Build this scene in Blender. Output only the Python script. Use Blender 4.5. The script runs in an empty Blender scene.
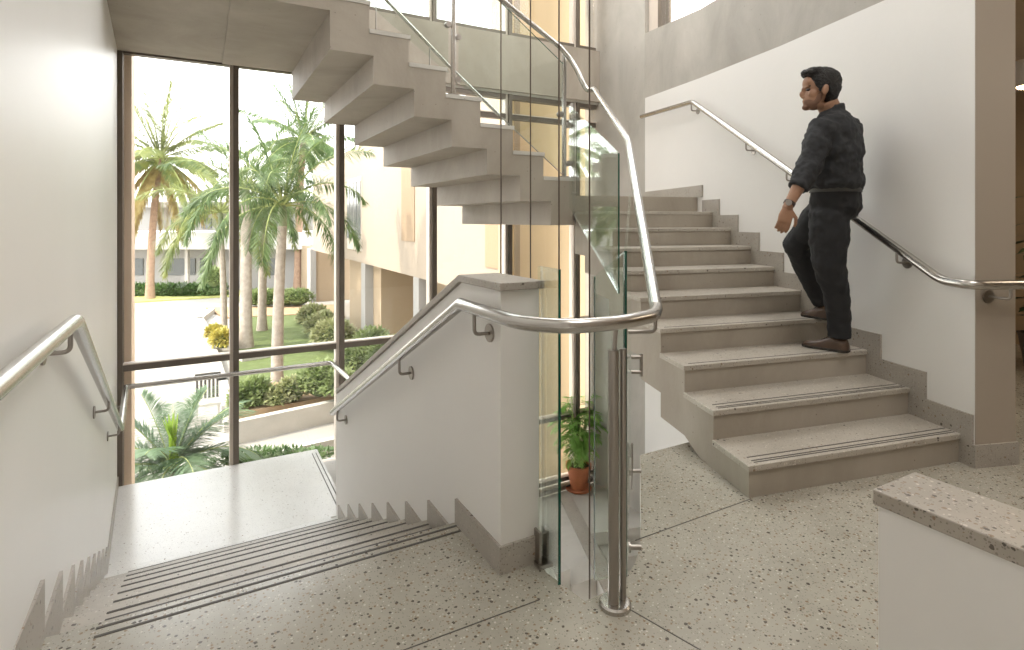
import bpy, bmesh, math, random
from mathutils import Vector, Matrix, Euler
import mathutils.noise as mnoise
random.seed(7)
S = bpy.context.scene
COL = S.collection
# ------------------------------------------------------------------ camera
# The place is laid out on a grid: x runs along the window wall, y towards it, z up (m);
# the floor of the near landing is z = 0.  F, HY and PHI are the camera's focal length in
# pixels, the height of its horizon and its turn against the grid.
F, HY, PHI, EYE = 561.34, 220.54, .5054, 1.351
CP, SP = math.cos(PHI), math.sin(PHI)
CAM = Vector((.246*CP-2.518*SP, -.246*SP-2.518*CP, EYE))
cd = bpy.data.cameras.new('camera'); cam = bpy.data.objects.new('camera', cd); COL.objects.link(cam)
cam.location = CAM; cam.rotation_euler = (math.pi/2, 0, -PHI)
cd.sensor_width = 36; cd.lens = F/1024*36; cd.shift_y = -(325-HY)/1024
cd.clip_start = .05; cd.clip_end = 500
S.camera = cam
# ------------------------------------------------------------------ light
S.view_settings.view_transform = 'Standard'; S.view_settings.look = 'None'
S.view_settings.gamma = 1; S.view_settings.use_curve_mapping = False
S.view_settings.exposure = 1.38
w = bpy.data.worlds.new('sky'); S.world = w; w.use_nodes = True
wn = w.node_tree.nodes; wl = w.node_tree.links
bg = wn['Background']
tc = wn.new('ShaderNodeTexCoord'); sep = wn.new('ShaderNodeSeparateXYZ'); cr = wn.new('ShaderNodeValToRGB')
wl.new(tc.outputs['Generated'], sep.inputs[0]); wl.new(sep.outputs[2], cr.inputs[0]); wl.new(cr.outputs[0], bg.inputs[0])
cr.color_ramp.elements[0].position = 0; cr.color_ramp.elements[0].color = (1, .97, .93, 1)
cr.color_ramp.elements[1].position = .6; cr.color_ramp.elements[1].color = (.93, .96, 1, 1)
bg.inputs[1].default_value = 2.1
sd = bpy.data.lights.new('sun', 'SUN'); sun = bpy.data.objects.new('sun', sd); COL.objects.link(sun)
sd.energy = 2.2; sd.angle = .02; sd.color = (1, .90, .76)
sun.rotation_euler = Vector((-1.0, .10, 1.15)).to_track_quat('Z', 'Y').to_euler()
S.cycles.max_bounces = 12; S.cycles.transparent_max_bounces = 24
S.cycles.diffuse_bounces = 6; S.cycles.glossy_bounces = 4
S.cycles.use_denoising = True
S.cycles.sample_clamp_indirect = 6

def area(name, loc, size, direction, energy, color):
    d = bpy.data.lights.new(name, 'AREA'); o = bpy.data.objects.new(name, d); COL.objects.link(o)
    d.shape = 'RECTANGLE'; d.size, d.size_y = size; d.energy = energy; d.color = color
    o.location = loc; o.rotation_euler = Vector(direction).to_track_quat('-Z', 'Y').to_euler()
    return o

area('roof_fill', (2.6, 2.6, 6.05), (2.6, 2.6), (.05, 0, -1), 52, (1, .985, .97))  # unseen fill light, added to lift the right wall and treads
area('landing_fill', (1.2, -2.6, 6.1), (2.4, 2.4), (0, .03, -1), 54, (1, .97, .93))  # unseen fill light, added to brighten the near floor
area('hall_fill', (4.6, -2.0, 2.72), (1.2, 1.2), (-.1, .1, -1), 16, (1, .84, .64))  # unseen warm fill, added to the hall besides its visible downlight

# ------------------------------------------------------------------ point helpers
def ray(px, py):
    X = (px-512)/F
    return Vector((X*CP+SP, -X*SP+CP, (HY-py)/F))
def onz(px, py, z): r = ray(px, py); return CAM+r*((z-EYE)/r.z)
def atD(px, py, D): return CAM+ray(px, py)*D
def onv(px, py, v): r = ray(px, py); return CAM+r*((v-CAM.y)/r.y)
def onu(px, py, u): r = ray(px, py); return CAM+r*((u-CAM.x)/r.x)

# ------------------------------------------------------------------ mesh helpers
class MB:
    def __init__(s): s.v = []; s.f = []; s.m = []
    def add(s, vs, fs, mi=0):
        n = len(s.v); s.v += [tuple(v) for v in vs]
        s.f += [tuple(n+i for i in f) for f in fs]; s.m += [mi]*len(fs); return s
    def box(s, a, b, mi=0):
        x0, y0, z0 = a; x1, y1, z1 = b
        return s.add([(x0,y0,z0),(x1,y0,z0),(x1,y1,z0),(x0,y1,z0),(x0,y0,z1),(x1,y0,z1),(x1,y1,z1),(x0,y1,z1)],
                     [(0,3,2,1),(4,5,6,7),(0,1,5,4),(1,2,6,5),(2,3,7,6),(3,0,4,7)], mi)
    def prism(s, poly, z0, z1, mi=0, side=None):
        """plan polygon (x,y) raised from z0 to z1"""
        n = len(poly); vs = [(p[0],p[1],z0) for p in poly]+[(p[0],p[1],z1) for p in poly]
        s.add(vs, [tuple(range(n-1,-1,-1)), tuple(range(n,2*n))], mi)
        k = len(s.v)-2*n
        for i in range(n):
            s.f.append((k+i, k+(i+1)%n, k+n+(i+1)%n, k+n+i)); s.m.append(mi if side is None else side)
        return s
    def extr(s, pts, vec, mi=0, side=None):
        """3-D planar polygon pushed along vec"""
        n = len(pts); vec = Vector(vec); pts = [Vector(p) for p in pts]
        vs = pts+[p+vec for p in pts]
        s.add(vs, [tuple(range(n-1,-1,-1)), tuple(range(n,2*n))], mi); k = len(s.v)-2*n
        for i in range(n):
            s.f.append((k+i, k+(i+1)%n, k+n+(i+1)%n, k+n+i)); s.m.append(mi if side is None else side)
        return s
    def loft(s, rings, mi=0, caps=True):
        n = len(rings[0]); k0 = len(s.v)
        for r in rings: s.v += [tuple(p) for p in r]
        for j in range(len(rings)-1):
            for i in range(n):
                a = k0+j*n+i; b = k0+j*n+(i+1)%n
                s.f.append((a, b, b+n, a+n)); s.m.append(mi)
        if caps:
            s.f.append(tuple(range(k0+n-1, k0-1, -1))); s.m.append(mi)
            s.f.append(tuple(range(k0+(len(rings)-1)*n, k0+len(rings)*n))); s.m.append(mi)
        return s
    def tube(s, pts, r, n=14, mi=0, caps=True):
        pts = [Vector(p) for p in pts]
        rs = r if isinstance(r, (list, tuple)) else [r]*len(pts)
        T = []
        for i in range(len(pts)):
            a = (pts[i]-pts[i-1]).normalized() if i else None
            b = (pts[i+1]-pts[i]).normalized() if i < len(pts)-1 else None
            T.append(((a or b)+(b or a)).normalized())
        up = Vector((0,0,1))
        if abs(T[0].dot(up)) > .95: up = Vector((1,0,0))
        N = (up-T[0]*up.dot(T[0])).normalized(); rings = []
        for i, p in enumerate(pts):
            if i: N = (N-T[i]*N.dot(T[i])).normalized()
            B = T[i].cross(N)
            k = 1
            rings.append([p+(N*math.cos(t)+B*math.sin(t))*rs[i]*k for t in [2*math.pi*j/n for j in range(n)]])
        return s.loft(rings, mi, caps)
    def cyl(s, a, b, r, n=20, mi=0): return s.tube([a, b], r, n, mi)
    def ell(s, c, ax, n=16, m=10, mi=0):
        """ellipsoid; ax = three axis vectors"""
        c = Vector(c); ax = [Vector(a) for a in ax]; k0 = len(s.v)
        s.v.append(tuple(c+ax[2]))
        for j in range(1, m):
            t = math.pi*j/m
            for i in range(n):
                a = 2*math.pi*i/n
                s.v.append(tuple(c+ax[0]*math.sin(t)*math.cos(a)+ax[1]*math.sin(t)*math.sin(a)+ax[2]*math.cos(t)))
        s.v.append(tuple(c-ax[2])); e = len(s.v)-1
        for i in range(n):
            s.f.append((k0, k0+1+i, k0+1+(i+1)%n)); s.m.append(mi)
            s.f.append((e, k0+1+(m-2)*n+(i+1)%n, k0+1+(m-2)*n+i)); s.m.append(mi)
        for j in range(m-2):
            for i in range(n):
                a = k0+1+j*n+i; b = k0+1+j*n+(i+1)%n
                s.f.append((a, a+n, b+n, b)); s.m.append(mi)
        return s
    def lathe(s, prof, c, n=28, mi=0):
        c = Vector(c)
        return s.loft([[c+Vector((r*math.cos(2*math.pi*i/n), r*math.sin(2*math.pi*i/n), z)) for i in range(n)] for r, z in prof], mi)
    def build(s, name, mats, parent=None, smooth=False, bevel=0, kind=None, fix=True, weld=False):
        me = bpy.data.meshes.new(name); me.from_pydata(s.v, [], s.f)
        if not isinstance(mats, (list, tuple)): mats = [mats]
        for m in mats: me.materials.append(m)
        me.polygons.foreach_set('material_index', s.m)
        if fix and len(s.f) < 60000:
            bm = bmesh.new(); bm.from_mesh(me)
            if weld: bmesh.ops.remove_doubles(bm, verts=bm.verts, dist=1e-5)
            bmesh.ops.recalc_face_normals(bm, faces=bm.faces); bm.to_mesh(me); bm.free()
        if smooth:
            me.polygons.foreach_set('use_smooth', [True]*len(me.polygons))
            try: me.set_sharp_from_angle(angle=math.radians(40))
            except Exception: pass
        me.update()
        o = bpy.data.objects.new(name, me); COL.objects.link(o)
        if parent: o.parent = parent
        if bevel:
            b = o.modifiers.new('bevel', 'BEVEL'); b.width = bevel; b.segments = 2; b.limit_method = 'ANGLE'; b.angle_limit = .6
        if kind: o['kind'] = kind
        return o

def tag(o, label=None, cat=None, group=None, kind=None):
    if label: o['label'] = label
    if cat: o['category'] = cat
    if group: o['group'] = group
    if kind: o['kind'] = kind
    return o
def thing(name, label, cat, group=None, loc=None):
    """an Empty for a thing's parts; the meshes are written in world coordinates, so the
    Empty sits at the thing's base and the parts are moved back by its location"""
    o = bpy.data.objects.new(name, None); COL.objects.link(o); o.empty_display_size = .1
    return tag(o, label, cat, group)
def settle(root):
    """put a thing's Empty at the foot of its parts"""
    ks = [c for c in root.children_recursive if c.type == 'MESH']
    pts = [Vector(c) for k in ks for c in k.bound_box]
    if not pts: return
    lo = Vector((min(p.x for p in pts), min(p.y for p in pts), min(p.z for p in pts)))
    hi = Vector((max(p.x for p in pts), max(p.y for p in pts), max(p.z for p in pts)))
    b = Vector(((lo.x+hi.x)/2, (lo.y+hi.y)/2, lo.z)); root.location = b
    for c in root.children: c.matrix_parent_inverse = Matrix.Translation(-b)
def fillet(pts, r, n=6):
    pts = [Vector(p) for p in pts]; out = [pts[0]]
    for i in range(1, len(pts)-1):
        p = pts[i]; a = (pts[i-1]-p); b = (pts[i+1]-p)
        rr = min(r, a.length*.45, b.length*.45); A = p+a.normalized()*rr; B = p+b.normalized()*rr
        for j in range(n+1):
            t = j/n; out.append(A*(1-t)**2+p*2*t*(1-t)+B*t*t)
    out.append(pts[-1]); return out

# ------------------------------------------------------------------ materials
def mat(name, color, rough=.6, metal=0, spec=.5, bump=0, bscale=30, var=0, vscale=3, color2=None, coat=0, detail=4):
    m = bpy.data.materials.new(name); m.use_nodes = True; nt = m.node_tree; N = nt.nodes; Lk = nt.links
    b = N['Principled BSDF']; b.inputs['Base Color'].default_value = (*color, 1); b.inputs['Roughness'].default_value = rough
    b.inputs['Metallic'].default_value = metal; b.inputs['Specular IOR Level'].default_value = spec
    b.inputs['Coat Weight'].default_value = coat
    if bump or var or color2:
        t = N.new('ShaderNodeNewGeometry')
    if var or color2:
        n = N.new('ShaderNodeTexNoise'); n.inputs['Scale'].default_value = vscale; n.inputs['Detail'].default_value = detail
        Lk.new(t.outputs['Position'], n.inputs['Vector'])
        r = N.new('ShaderNodeValToRGB'); r.color_ramp.elements[0].position = .35; r.color_ramp.elements[1].position = .68
        c2 = color2 or tuple(c*(1-var) for c in color)
        r.color_ramp.elements[0].color = (*c2, 1); r.color_ramp.elements[1].color = (*color, 1)
        Lk.new(n.outputs[0], r.inputs[0]); Lk.new(r.outputs[0], b.inputs['Base Color'])
    if bump:
        n = N.new('ShaderNodeTexNoise'); n.inputs['Scale'].default_value = bscale; n.inputs['Detail'].default_value = 5
        Lk.new(t.outputs['Position'], n.inputs['Vector'])
        bu = N.new('ShaderNodeBump'); bu.inputs['Strength'].default_value = bump; bu.inputs['Distance'].default_value = .02
        Lk.new(n.outputs[0], bu.inputs['Height']); Lk.new(bu.outputs[0], b.inputs['Normal'])
    return m

def terrazzo(name, base, base2, rough=.25, dark=(.10,.085,.07), dens=.16, light=(.70,.66,.60), scale=55, joints=False):
    m = bpy.data.materials.new(name); m.use_nodes = True; nt = m.node_tree; N = nt.nodes; Lk = nt.links
    b = N['Principled BSDF']; b.inputs['Roughness'].default_value = rough
    g = N.new('ShaderNodeNewGeometry')
    # soft cloudy ground
    n = N.new('ShaderNodeTexNoise'); n.inputs['Scale'].default_value = 2.2; n.inputs['Detail'].default_value = 8; n.inputs['Roughness'].default_value = .65
    Lk.new(g.outputs['Position'], n.inputs['Vector'])
    r = N.new('ShaderNodeValToRGB'); r.color_ramp.elements[0].position = .32; r.color_ramp.elements[1].position = .7
    r.color_ramp.elements[0].color = (*base2, 1); r.color_ramp.elements[1].color = (*base, 1)
    Lk.new(n.outputs[0], r.inputs[0]); col = r.outputs[0]
    def chips(sc, prob, size, c, col):
        v = N.new('ShaderNodeTexVoronoi'); v.inputs['Scale'].default_value = sc; v.inputs['Randomness'].default_value = 1
        nz = N.new('ShaderNodeTexNoise'); nz.inputs['Scale'].default_value = sc*1.6; nz.inputs['Detail'].default_value = 1
        Lk.new(g.outputs['Position'], nz.inputs['Vector'])
        mx = N.new('ShaderNodeVectorMath'); mx.operation = 'MULTIPLY_ADD'
        mx.inputs[1].default_value = (.45/sc,)*3; Lk.new(nz.outputs['Color'], mx.inputs[0]); Lk.new(g.outputs['Position'], mx.inputs[2])
        Lk.new(mx.outputs[0], v.inputs['Vector'])
        sepc = N.new('ShaderNodeSeparateColor'); Lk.new(v.outputs['Color'], sepc.inputs[0])
        # size limit varies with the chip
        mu = N.new('ShaderNodeMath'); mu.operation = 'MULTIPLY_ADD'; mu.inputs[1].default_value = size*.7; mu.inputs[2].default_value = size*.3
        Lk.new(sepc.outputs[1], mu.inputs[0])
        lt = N.new('ShaderNodeMath'); lt.operation = 'LESS_THAN'; Lk.new(v.outputs['Distance'], lt.inputs[0]); Lk.new(mu.outputs[0], lt.inputs[1])
        l2 = N.new('ShaderNodeMath'); l2.operation = 'LESS_THAN'; Lk.new(sepc.outputs[0], l2.inputs[0]); l2.inputs[1].default_value = prob
        an = N.new('ShaderNodeMath'); an.operation = 'MULTIPLY'; Lk.new(lt.outputs[0], an.inputs[0]); Lk.new(l2.outputs[0], an.inputs[1])
        mix = N.new('ShaderNodeMix'); mix.data_type = 'RGBA'; Lk.new(an.outputs[0], mix.inputs[0])
        Lk.new(col, mix.inputs[6]); mix.inputs[7].default_value = (*c, 1)
        return mix.outputs[2]
    col = chips(scale*2.0, .35, .45, tuple(x*.72 for x in base2), col)
    col = chips(scale*1.3, .22, .42, light, col)
    col = chips(scale, dens, .42, (.26,.19,.13), col)
    col = chips(scale*.8, dens*.8, .40, dark, col)
    Lk.new(col, b.inputs['Base Color'])
    rr = N.new('ShaderNodeMath'); rr.operation = 'MULTIPLY_ADD'; Lk.new(n.outputs[0], rr.inputs[0]); rr.inputs[1].default_value = .18; rr.inputs[2].default_value = rough-.08
    Lk.new(rr.outputs[0], b.inputs['Roughness'])
    return m

def concrete(name, c1, c2, rough=.62):
    m = bpy.data.materials.new(name); m.use_nodes = True; nt = m.node_tree; N = nt.nodes; Lk = nt.links
    b = N['Principled BSDF']; b.inputs['Roughness'].default_value = rough; b.inputs['Specular IOR Level'].default_value = .35
    g = N.new('ShaderNodeNewGeometry')
    n = N.new('ShaderNodeTexNoise'); n.inputs['Scale'].default_value = 1.3; n.inputs['Detail'].default_value = 9; n.inputs['Roughness'].default_value = .62; n.inputs['Distortion'].default_value = .6
    mp = N.new('ShaderNodeMapping'); mp.inputs['Scale'].default_value = (1, 1, .55)
    Lk.new(g.outputs['Position'], mp.inputs[0]); Lk.new(mp.outputs[0], n.inputs['Vector'])
    r = N.new('ShaderNodeValToRGB'); r.color_ramp.elements[0].position = .3; r.color_ramp.elements[1].position = .72
    r.color_ramp.elements[0].color = (*c2, 1); r.color_ramp.elements[1].color = (*c1, 1); Lk.new(n.outputs[0], r.inputs[0])
    v = N.new('ShaderNodeTexVoronoi'); v.inputs['Scale'].default_value = 26; Lk.new(g.outputs['Position'], v.inputs['Vector'])
    sc = N.new('ShaderNodeSeparateColor'); Lk.new(v.outputs['Color'], sc.inputs[0])
    a = N.new('ShaderNodeMath'); a.operation = 'LESS_THAN'; Lk.new(v.outputs['Distance'], a.inputs[0]); a.inputs[1].default_value = .13
    a2 = N.new('ShaderNodeMath'); a2.operation = 'LESS_THAN'; Lk.new(sc.outputs[0], a2.inputs[0]); a2.inputs[1].default_value = .10
    a3 = N.new('ShaderNodeMath'); a3.operation = 'MULTIPLY'; Lk.new(a.outputs[0], a3.inputs[0]); Lk.new(a2.outputs[0], a3.inputs[1])
    a4 = N.new('ShaderNodeMath'); a4.operation = 'MULTIPLY'; Lk.new(a3.outputs[0], a4.inputs[0]); a4.inputs[1].default_value = .55
    mix = N.new('ShaderNodeMix'); mix.data_type = 'RGBA'; Lk.new(a4.outputs[0], mix.inputs[0]); Lk.new(r.outputs[0], mix.inputs[6]); mix.inputs[7].default_value = (.12,.10,.085,1)
    Lk.new(mix.outputs[2], b.inputs['Base Color'])
    n2 = N.new('ShaderNodeTexNoise'); n2.inputs['Scale'].default_value = 40; n2.inputs['Detail'].default_value = 6; Lk.new(g.outputs['Position'], n2.inputs['Vector'])
    bu = N.new('ShaderNodeBump'); bu.inputs['Strength'].default_value = .12; bu.inputs['Distance'].default_value = .01; Lk.new(n2.outputs[0], bu.inputs['Height']); Lk.new(bu.outputs[0], b.inputs['Normal'])
    return m

def glass(name, tint, refl=1.0):
    m = bpy.data.materials.new(name); m.use_nodes = True; nt = m.node_tree; N = nt.nodes; Lk = nt.links
    N.remove(N['Principled BSDF']); out = N['Material Output']
    tr = N.new('ShaderNodeBsdfTransparent'); tr.inputs[0].default_value = (*tint, 1)
    gl = N.new('ShaderNodeBsdfGlossy'); gl.inputs['Roughness'].default_value = .02; gl.inputs[0].default_value = (1,1,1,1)
    fr = N.new('ShaderNodeFresnel'); fr.inputs[0].default_value = 1.45
    mu = N.new('ShaderNodeMath'); mu.operation = 'MULTIPLY'; mu.inputs[1].default_value = refl; Lk.new(fr.outputs[0], mu.inputs[0])
    mx = N.new('ShaderNodeMixShader'); Lk.new(mu.outputs[0], mx.inputs[0]); Lk.new(tr.outputs[0], mx.inputs[1]); Lk.new(gl.outputs[0], mx.inputs[2])
    Lk.new(mx.outputs[0], out.inputs[0]); return m

def steel(name, c=(.60,.58,.55), rough=.28):
    m = mat(name, c, rough, metal=1); nt = m.node_tree; N = nt.nodes; Lk = nt.links; b = N['Principled BSDF']
    return m

def leafmat(name, c, c2, trans=.35):
    m = bpy.data.materials.new(name); m.use_nodes = True; nt = m.node_tree; N = nt.nodes; Lk = nt.links
    b = N['Principled BSDF']; b.inputs['Roughness'].default_value = .5
    g = N.new('ShaderNodeNewGeometry'); n = N.new('ShaderNodeTexNoise'); n.inputs['Scale'].default_value = 2.5; n.inputs['Detail'].default_value = 3
    Lk.new(g.outputs['Position'], n.inputs['Vector'])
    r = N.new('ShaderNodeValToRGB'); r.color_ramp.elements[0].position = .38; r.color_ramp.elements[1].position = .62
    r.color_ramp.elements[0].color = (*c2, 1); r.color_ramp.elements[1].color = (*c, 1); Lk.new(n.outputs[0], r.inputs[0]); Lk.new(r.outputs[0], b.inputs['Base Color'])
    t = N.new('ShaderNodeBsdfTranslucent'); Lk.new(r.outputs[0], t.inputs[0])
    mx = N.new('ShaderNodeMixShader'); mx.inputs[0].default_value = trans; Lk.new(b.outputs[0], mx.inputs[1]); Lk.new(t.outputs[0], mx.inputs[2])
    Lk.new(mx.outputs[0], N['Material Output'].inputs[0]); return m

M = dict(
 plaster=mat('white_plaster', (.80,.785,.76), .55, bump=.05, bscale=14, var=.03, vscale=1.2),
 plaster_l=mat('satin_plaster', (.78,.77,.75), .38, bump=.04, bscale=9, var=.03, vscale=1.2),
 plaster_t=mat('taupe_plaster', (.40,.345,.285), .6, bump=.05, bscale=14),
 beige=mat('warm_beige_paint', (.34,.25,.155), .6),
 conc=concrete('fair_faced_concrete', (.50,.475,.43), (.34,.32,.285)),
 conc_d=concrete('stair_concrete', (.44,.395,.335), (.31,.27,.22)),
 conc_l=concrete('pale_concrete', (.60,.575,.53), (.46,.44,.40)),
 terr=terrazzo('terrazzo_floor', (.435,.41,.35), (.335,.315,.265), .2, dens=.34, scale=72, light=(.56,.52,.46)),
 terr_s=terrazzo('terrazzo_step', (.50,.46,.40), (.37,.335,.285), .38, dens=.07, scale=60, light=(.56,.52,.46)),
 terr_low=terrazzo('terrazzo_lower_landing', (.76,.75,.72), (.70,.69,.66), .2, dens=.04, scale=80, light=(.62,.61,.59), dark=(.35,.33,.31)),
 terr_cap=terrazzo('terrazzo_cap', (.46,.415,.36), (.34,.305,.26), .35, dens=.42, scale=85, light=(.58,.53,.47)),
 skirt=terrazzo('skirting_terrazzo', (.44,.405,.36), (.34,.31,.27), .4, dens=.08, scale=70, light=(.46,.42,.37)),
 groove=mat('dark_groove', (.07,.06,.05), .6),
 steel=steel('brushed_steel', (.50,.48,.45), .27),
 steel_d=steel('bracket_steel', (.36,.33,.30), .36),
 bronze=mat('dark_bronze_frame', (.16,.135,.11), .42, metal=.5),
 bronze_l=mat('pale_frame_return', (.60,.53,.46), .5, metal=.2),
 wire=mat('dark_cable', (.13,.10,.08), .5, metal=.6),
 glass=glass('clear_glass', (.93,.965,.945), .55),
 wglass=glass('window_glass', (.98,.985,.98), .45),
 gedge=mat('green_glass_edge', (.010,.085,.055), .15, coat=.5),
 white=mat('white_coping', (.82,.81,.78), .5),
 hedge_d=leafmat('dark_hedge_leaf', (.12,.20,.06), (.07,.13,.04)),
)
print('materials ok')
#PART2
# ================================================================== THE STAIRWELL
def lw(v): return -1.446-.0647*(0 if v < -.8 else (v+.8)**2/3.2 if v < .8 else v)            # plaster face of the left wall
GW = 4.42                                   # inner face of the window wall
HS = .16; RA = .3522                        # risers, run of the flight going down
C0 = Vector((1.3278, -.49)); CD = Vector((.3191, .9477)); CR = Vector((.9785, -.2064)); CT = .3251; CWID = 1.4276
def cl(t): p = C0+CD*CT*(t-1); return (p.x, p.y)
def crt(t): p = C0+CD*CT*(t-1)+CR*CWID; return (p.x, p.y)
CN = Vector((CD.y, -CD.x))                  # outward normal of the right wall

# --- floor of the near landing, with the opening for the void
curve = [(1.208,.151),(.731,-.388),(.594,-.535),(.50,-.615),(.40,-.675),(.31,-.700),(.188,-.704)]
fl = [(-.9,-5.2),(6.9,-5.2),(6.9,1.3),(3.45,1.3),(3.0,.151),(1.50,.151)]+curve+[(.155,-.50),(.172,-.42),(.172,-.2),(0,-.2),(0,0),(-1.6,0)]
MB().prism(fl, -.22, 0, 0, 1).build('floor', [M['terr'], M['white']], kind='structure')
# hairline joints cut in the terrazzo
def strip_on_floor(m, a, b, wd, z0=-.001, z1=.0012):
    a = Vector(a); b = Vector(b); d = (b-a).normalized(); n = Vector((-d.y, d.x))*wd/2
    return m.prism([a+n, a-n, b-n, b+n], z0, z1)
m = MB()
for a, b in (((-1.42,-.60),(.05,-.62)), ((.30,-.82),(.55,-1.7)), ((.62,-.50),(1.33,-.50)), ((.55,-1.7),(.9,-3.4)), ((.60,-.50),(.66,-.50))):
    strip_on_floor(m, a, b, .004)
m.build('trim_1', M['groove'], kind='structure')

# --- left wall and its skirting
lwv = [-5.2]+[-.9+.1*i for i in range(19)]+[4.6]
MB().prism([(lw(v),v) for v in lwv]+[(lw(4.6)-.3,4.6),(lw(-5)-.3,-5.2)], -4.5, 6.4).build('wall_left', M['plaster_l'], kind='structure', smooth=True)
def skirt(name, uf, hgt, th, extra=()):
    """stepped skirting following the flight going down; uf(v) = wall face"""
    m = MB()
    m.extr([(uf(-4.8 if not extra else extra[0]), -4.8 if not extra else extra[0], 0), (uf(0),0,0), (uf(0),0,hgt), (uf(-4.8 if not extra else extra[0]), -4.8 if not extra else extra[0], hgt)], (th,0,0))
    for k in range(1, 9):
        a, b = (k-1)*RA, k*RA; z = -HS*k
        m.extr([(uf(a),a,z),(uf(b),b,z),(uf(b),b,z+hgt),(uf(a),a,z+hgt)], (th,0,0))
    z = -8*HS
    b = GW
    if b > 8*RA: m.extr([(uf(8*RA),8*RA,z),(uf(b),b,z),(uf(b),b,z+.1),(uf(8*RA),8*RA,z+.1)], (th,0,0))
    return m.build(name, M['skirt'], kind='structure')
skirt('baseboard_left', lw, .19, .012)

# --- flight going down to the half landing
root = thing('stair_flight', 'terrazzo flight going down between the left wall and the white parapet', 'stairs')
m = MB(); prof = [(0,-.30),(0,-.03)]
for k in range(1, 9):
    prof.append(((k-1)*RA, -HS*k-.03)) if k > 1 else prof.append((0, -HS-.03))
    prof.append((k*RA, -HS*k-.03))
prof = [(0,-.001)]
for k in range(1, 9): prof += [((k-1)*RA, -HS*k-.03), (k*RA, -HS*k-.03)]
prof += [(8*RA, -8*HS-.2), (8*RA-.1, -8*HS-.2), (0, -.42)]
m.extr([(-1.72, v, z) for v, z in prof], (1.72,0,0)); m.build('body', M['conc_l'], root)
for k in range(0, 9):
    z = -HS*k; v1 = k*RA
    if k: MB().box((-1.70, v1-RA, z-.03), (0, v1+(.012 if k < 8 else 0), z)).build('tread', M['terr_low'] if k > 6 else M['terr_s'], root)
for k in range(0, 8):
    z = -HS*k; v1 = k*RA
    for dv in (.03, .075):
        MB().box((lw(v1)+.15, v1-dv-.006, z-.001), (-.015, v1-dv+.006, z+.0015)).build('groove_strip', M['groove'], root)
settle(root)
# --- half landing by the window
MB().prism([(-1.78,8*RA+.001),(.16,8*RA+.001),(.16,GW),(-1.78,GW)], -8*HS-.2, -8*HS, 0, 1).build('floor_half_landing', [M['terr_low'], M['white']], kind='structure')
# flight from the half landing down to the right, behind the parapet
root = thing('stair_flight', 'pale flight descending rightward from the half landing behind the white parapet', 'stairs')
prof = [(.16, -8*HS-.001)]
for k in range(1, 8): prof += [(.16+(k-1)*.33, -8*HS-HS*k), (.16+k*.33, -8*HS-HS*k)]
prof += [(.16+7*.33, -2.75), (.16+6.6*.33, -2.75), (.16, -1.62)]
MB().extr([(u, 2.66, z) for u, z in prof], (0, GW-2.68, 0)).build('body', M['conc_l'], root)
for dv in (.03, .07): MB().box((.16-dv-.005, 2.9, -8*HS-.001), (.16-dv+.005, GW-.1, -8*HS+.0015)).build('groove_strip', M['groove'], root)
settle(root)

# --- white parapet between the flights, with its grey coping
root = thing('parapet_wall', 'white plastered parapet with grey coping stepping down to the left', 'parapet')
pp = [(-.42,0),(-.42,1.082),(-.05,1.078),(.83,.673),(1.7,.272),(2.58,-.130),(2.58,-1.28-.3),(2.3,-1.5),(.0,-.45),(-.2,-.22),(-.2,0)]
MB().extr([(0, v, z) for v, z in pp], (.172,0,0)).build('wall_body', M['plaster'], root)
cp = [(-.44,1.082),(-.05,1.080),(.83,.675),(1.7,.274),(2.52,-.10)]
ct = [(2.52,-.065),(1.7,.309),(.83,.710),(-.04,1.112),(-.44,1.114)]
MB().extr([(-.014, v, z) for v, z in cp+ct], (.20,0,0)).build('coping', M['skirt'], root, bevel=.004)
settle(root)
m = MB(); m.prism([(-.012,-.432),(.182,-.432),(.182,-.38),(.172,-.38),(.172,-.42),(0,-.42),(0,0),(-.012,0)], 0, .106)
m.build('baseboard_parapet', M['skirt'], kind='structure')
def pf(v): return 0
m = MB()
for k in range(1, 9):
    a, b = (k-1)*RA, min(k*RA, 2.58); z = -HS*k
    m.box((-.012, a, z), (0, b, z+.106))
m.build('baseboard_steps', M['skirt'], kind='structure')

# --- flight going up along the right wall
root = thing('stair_flight', 'wide terrazzo flight climbing along the white right wall under the man', 'stairs')
prof = [(1,.001)]
for k in range(1, 10): prof += [(k, HS*k-.03), (k+1, HS*k-.03)]
prof += [(10,1.35)]
for k in range(9, 2, -1): prof += [(k+1, HS*k-.42), (k, HS*k-.42)]
prof += [(2.45,.001)]
P1 = [(*cl(t), z) for t, z in prof]; P2 = [(*crt(t), z) for t, z in prof]; n = len(prof)
m = MB(); m.v = P1+P2; m.f = [tuple(range(n-1,-1,-1)), tuple(range(n,2*n))]+[(i,(i+1)%n,n+(i+1)%n,n+i) for i in range(n)]; m.m = [0]*len(m.f)
m.build('body', M['conc_d'], root)
def cpt(t, s, over=0):
    a = Vector(cl(t)); b = Vector(crt(t)); return tuple(a+(b-a)*s-CN*over)
for k in range(1, 10):
    z = HS*k
    MB().prism([cpt(k-.035,-.006), cpt(k-.035,1), cpt(k+1,1), cpt(k+1,-.006)], z-.03, z).build('tread', M['terr_s'], root, bevel=.003)
    if k < 5:
        for dt in ((.06,.12,.24) if k < 3 else (.1,)):
            MB().prism([cpt(k+dt-.012,.03), cpt(k+dt-.012,.985), cpt(k+dt+.012,.985), cpt(k+dt+.012,.03)], z-.001, z+.0012).build('groove_strip', M['groove'], root)
settle(root)
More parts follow.
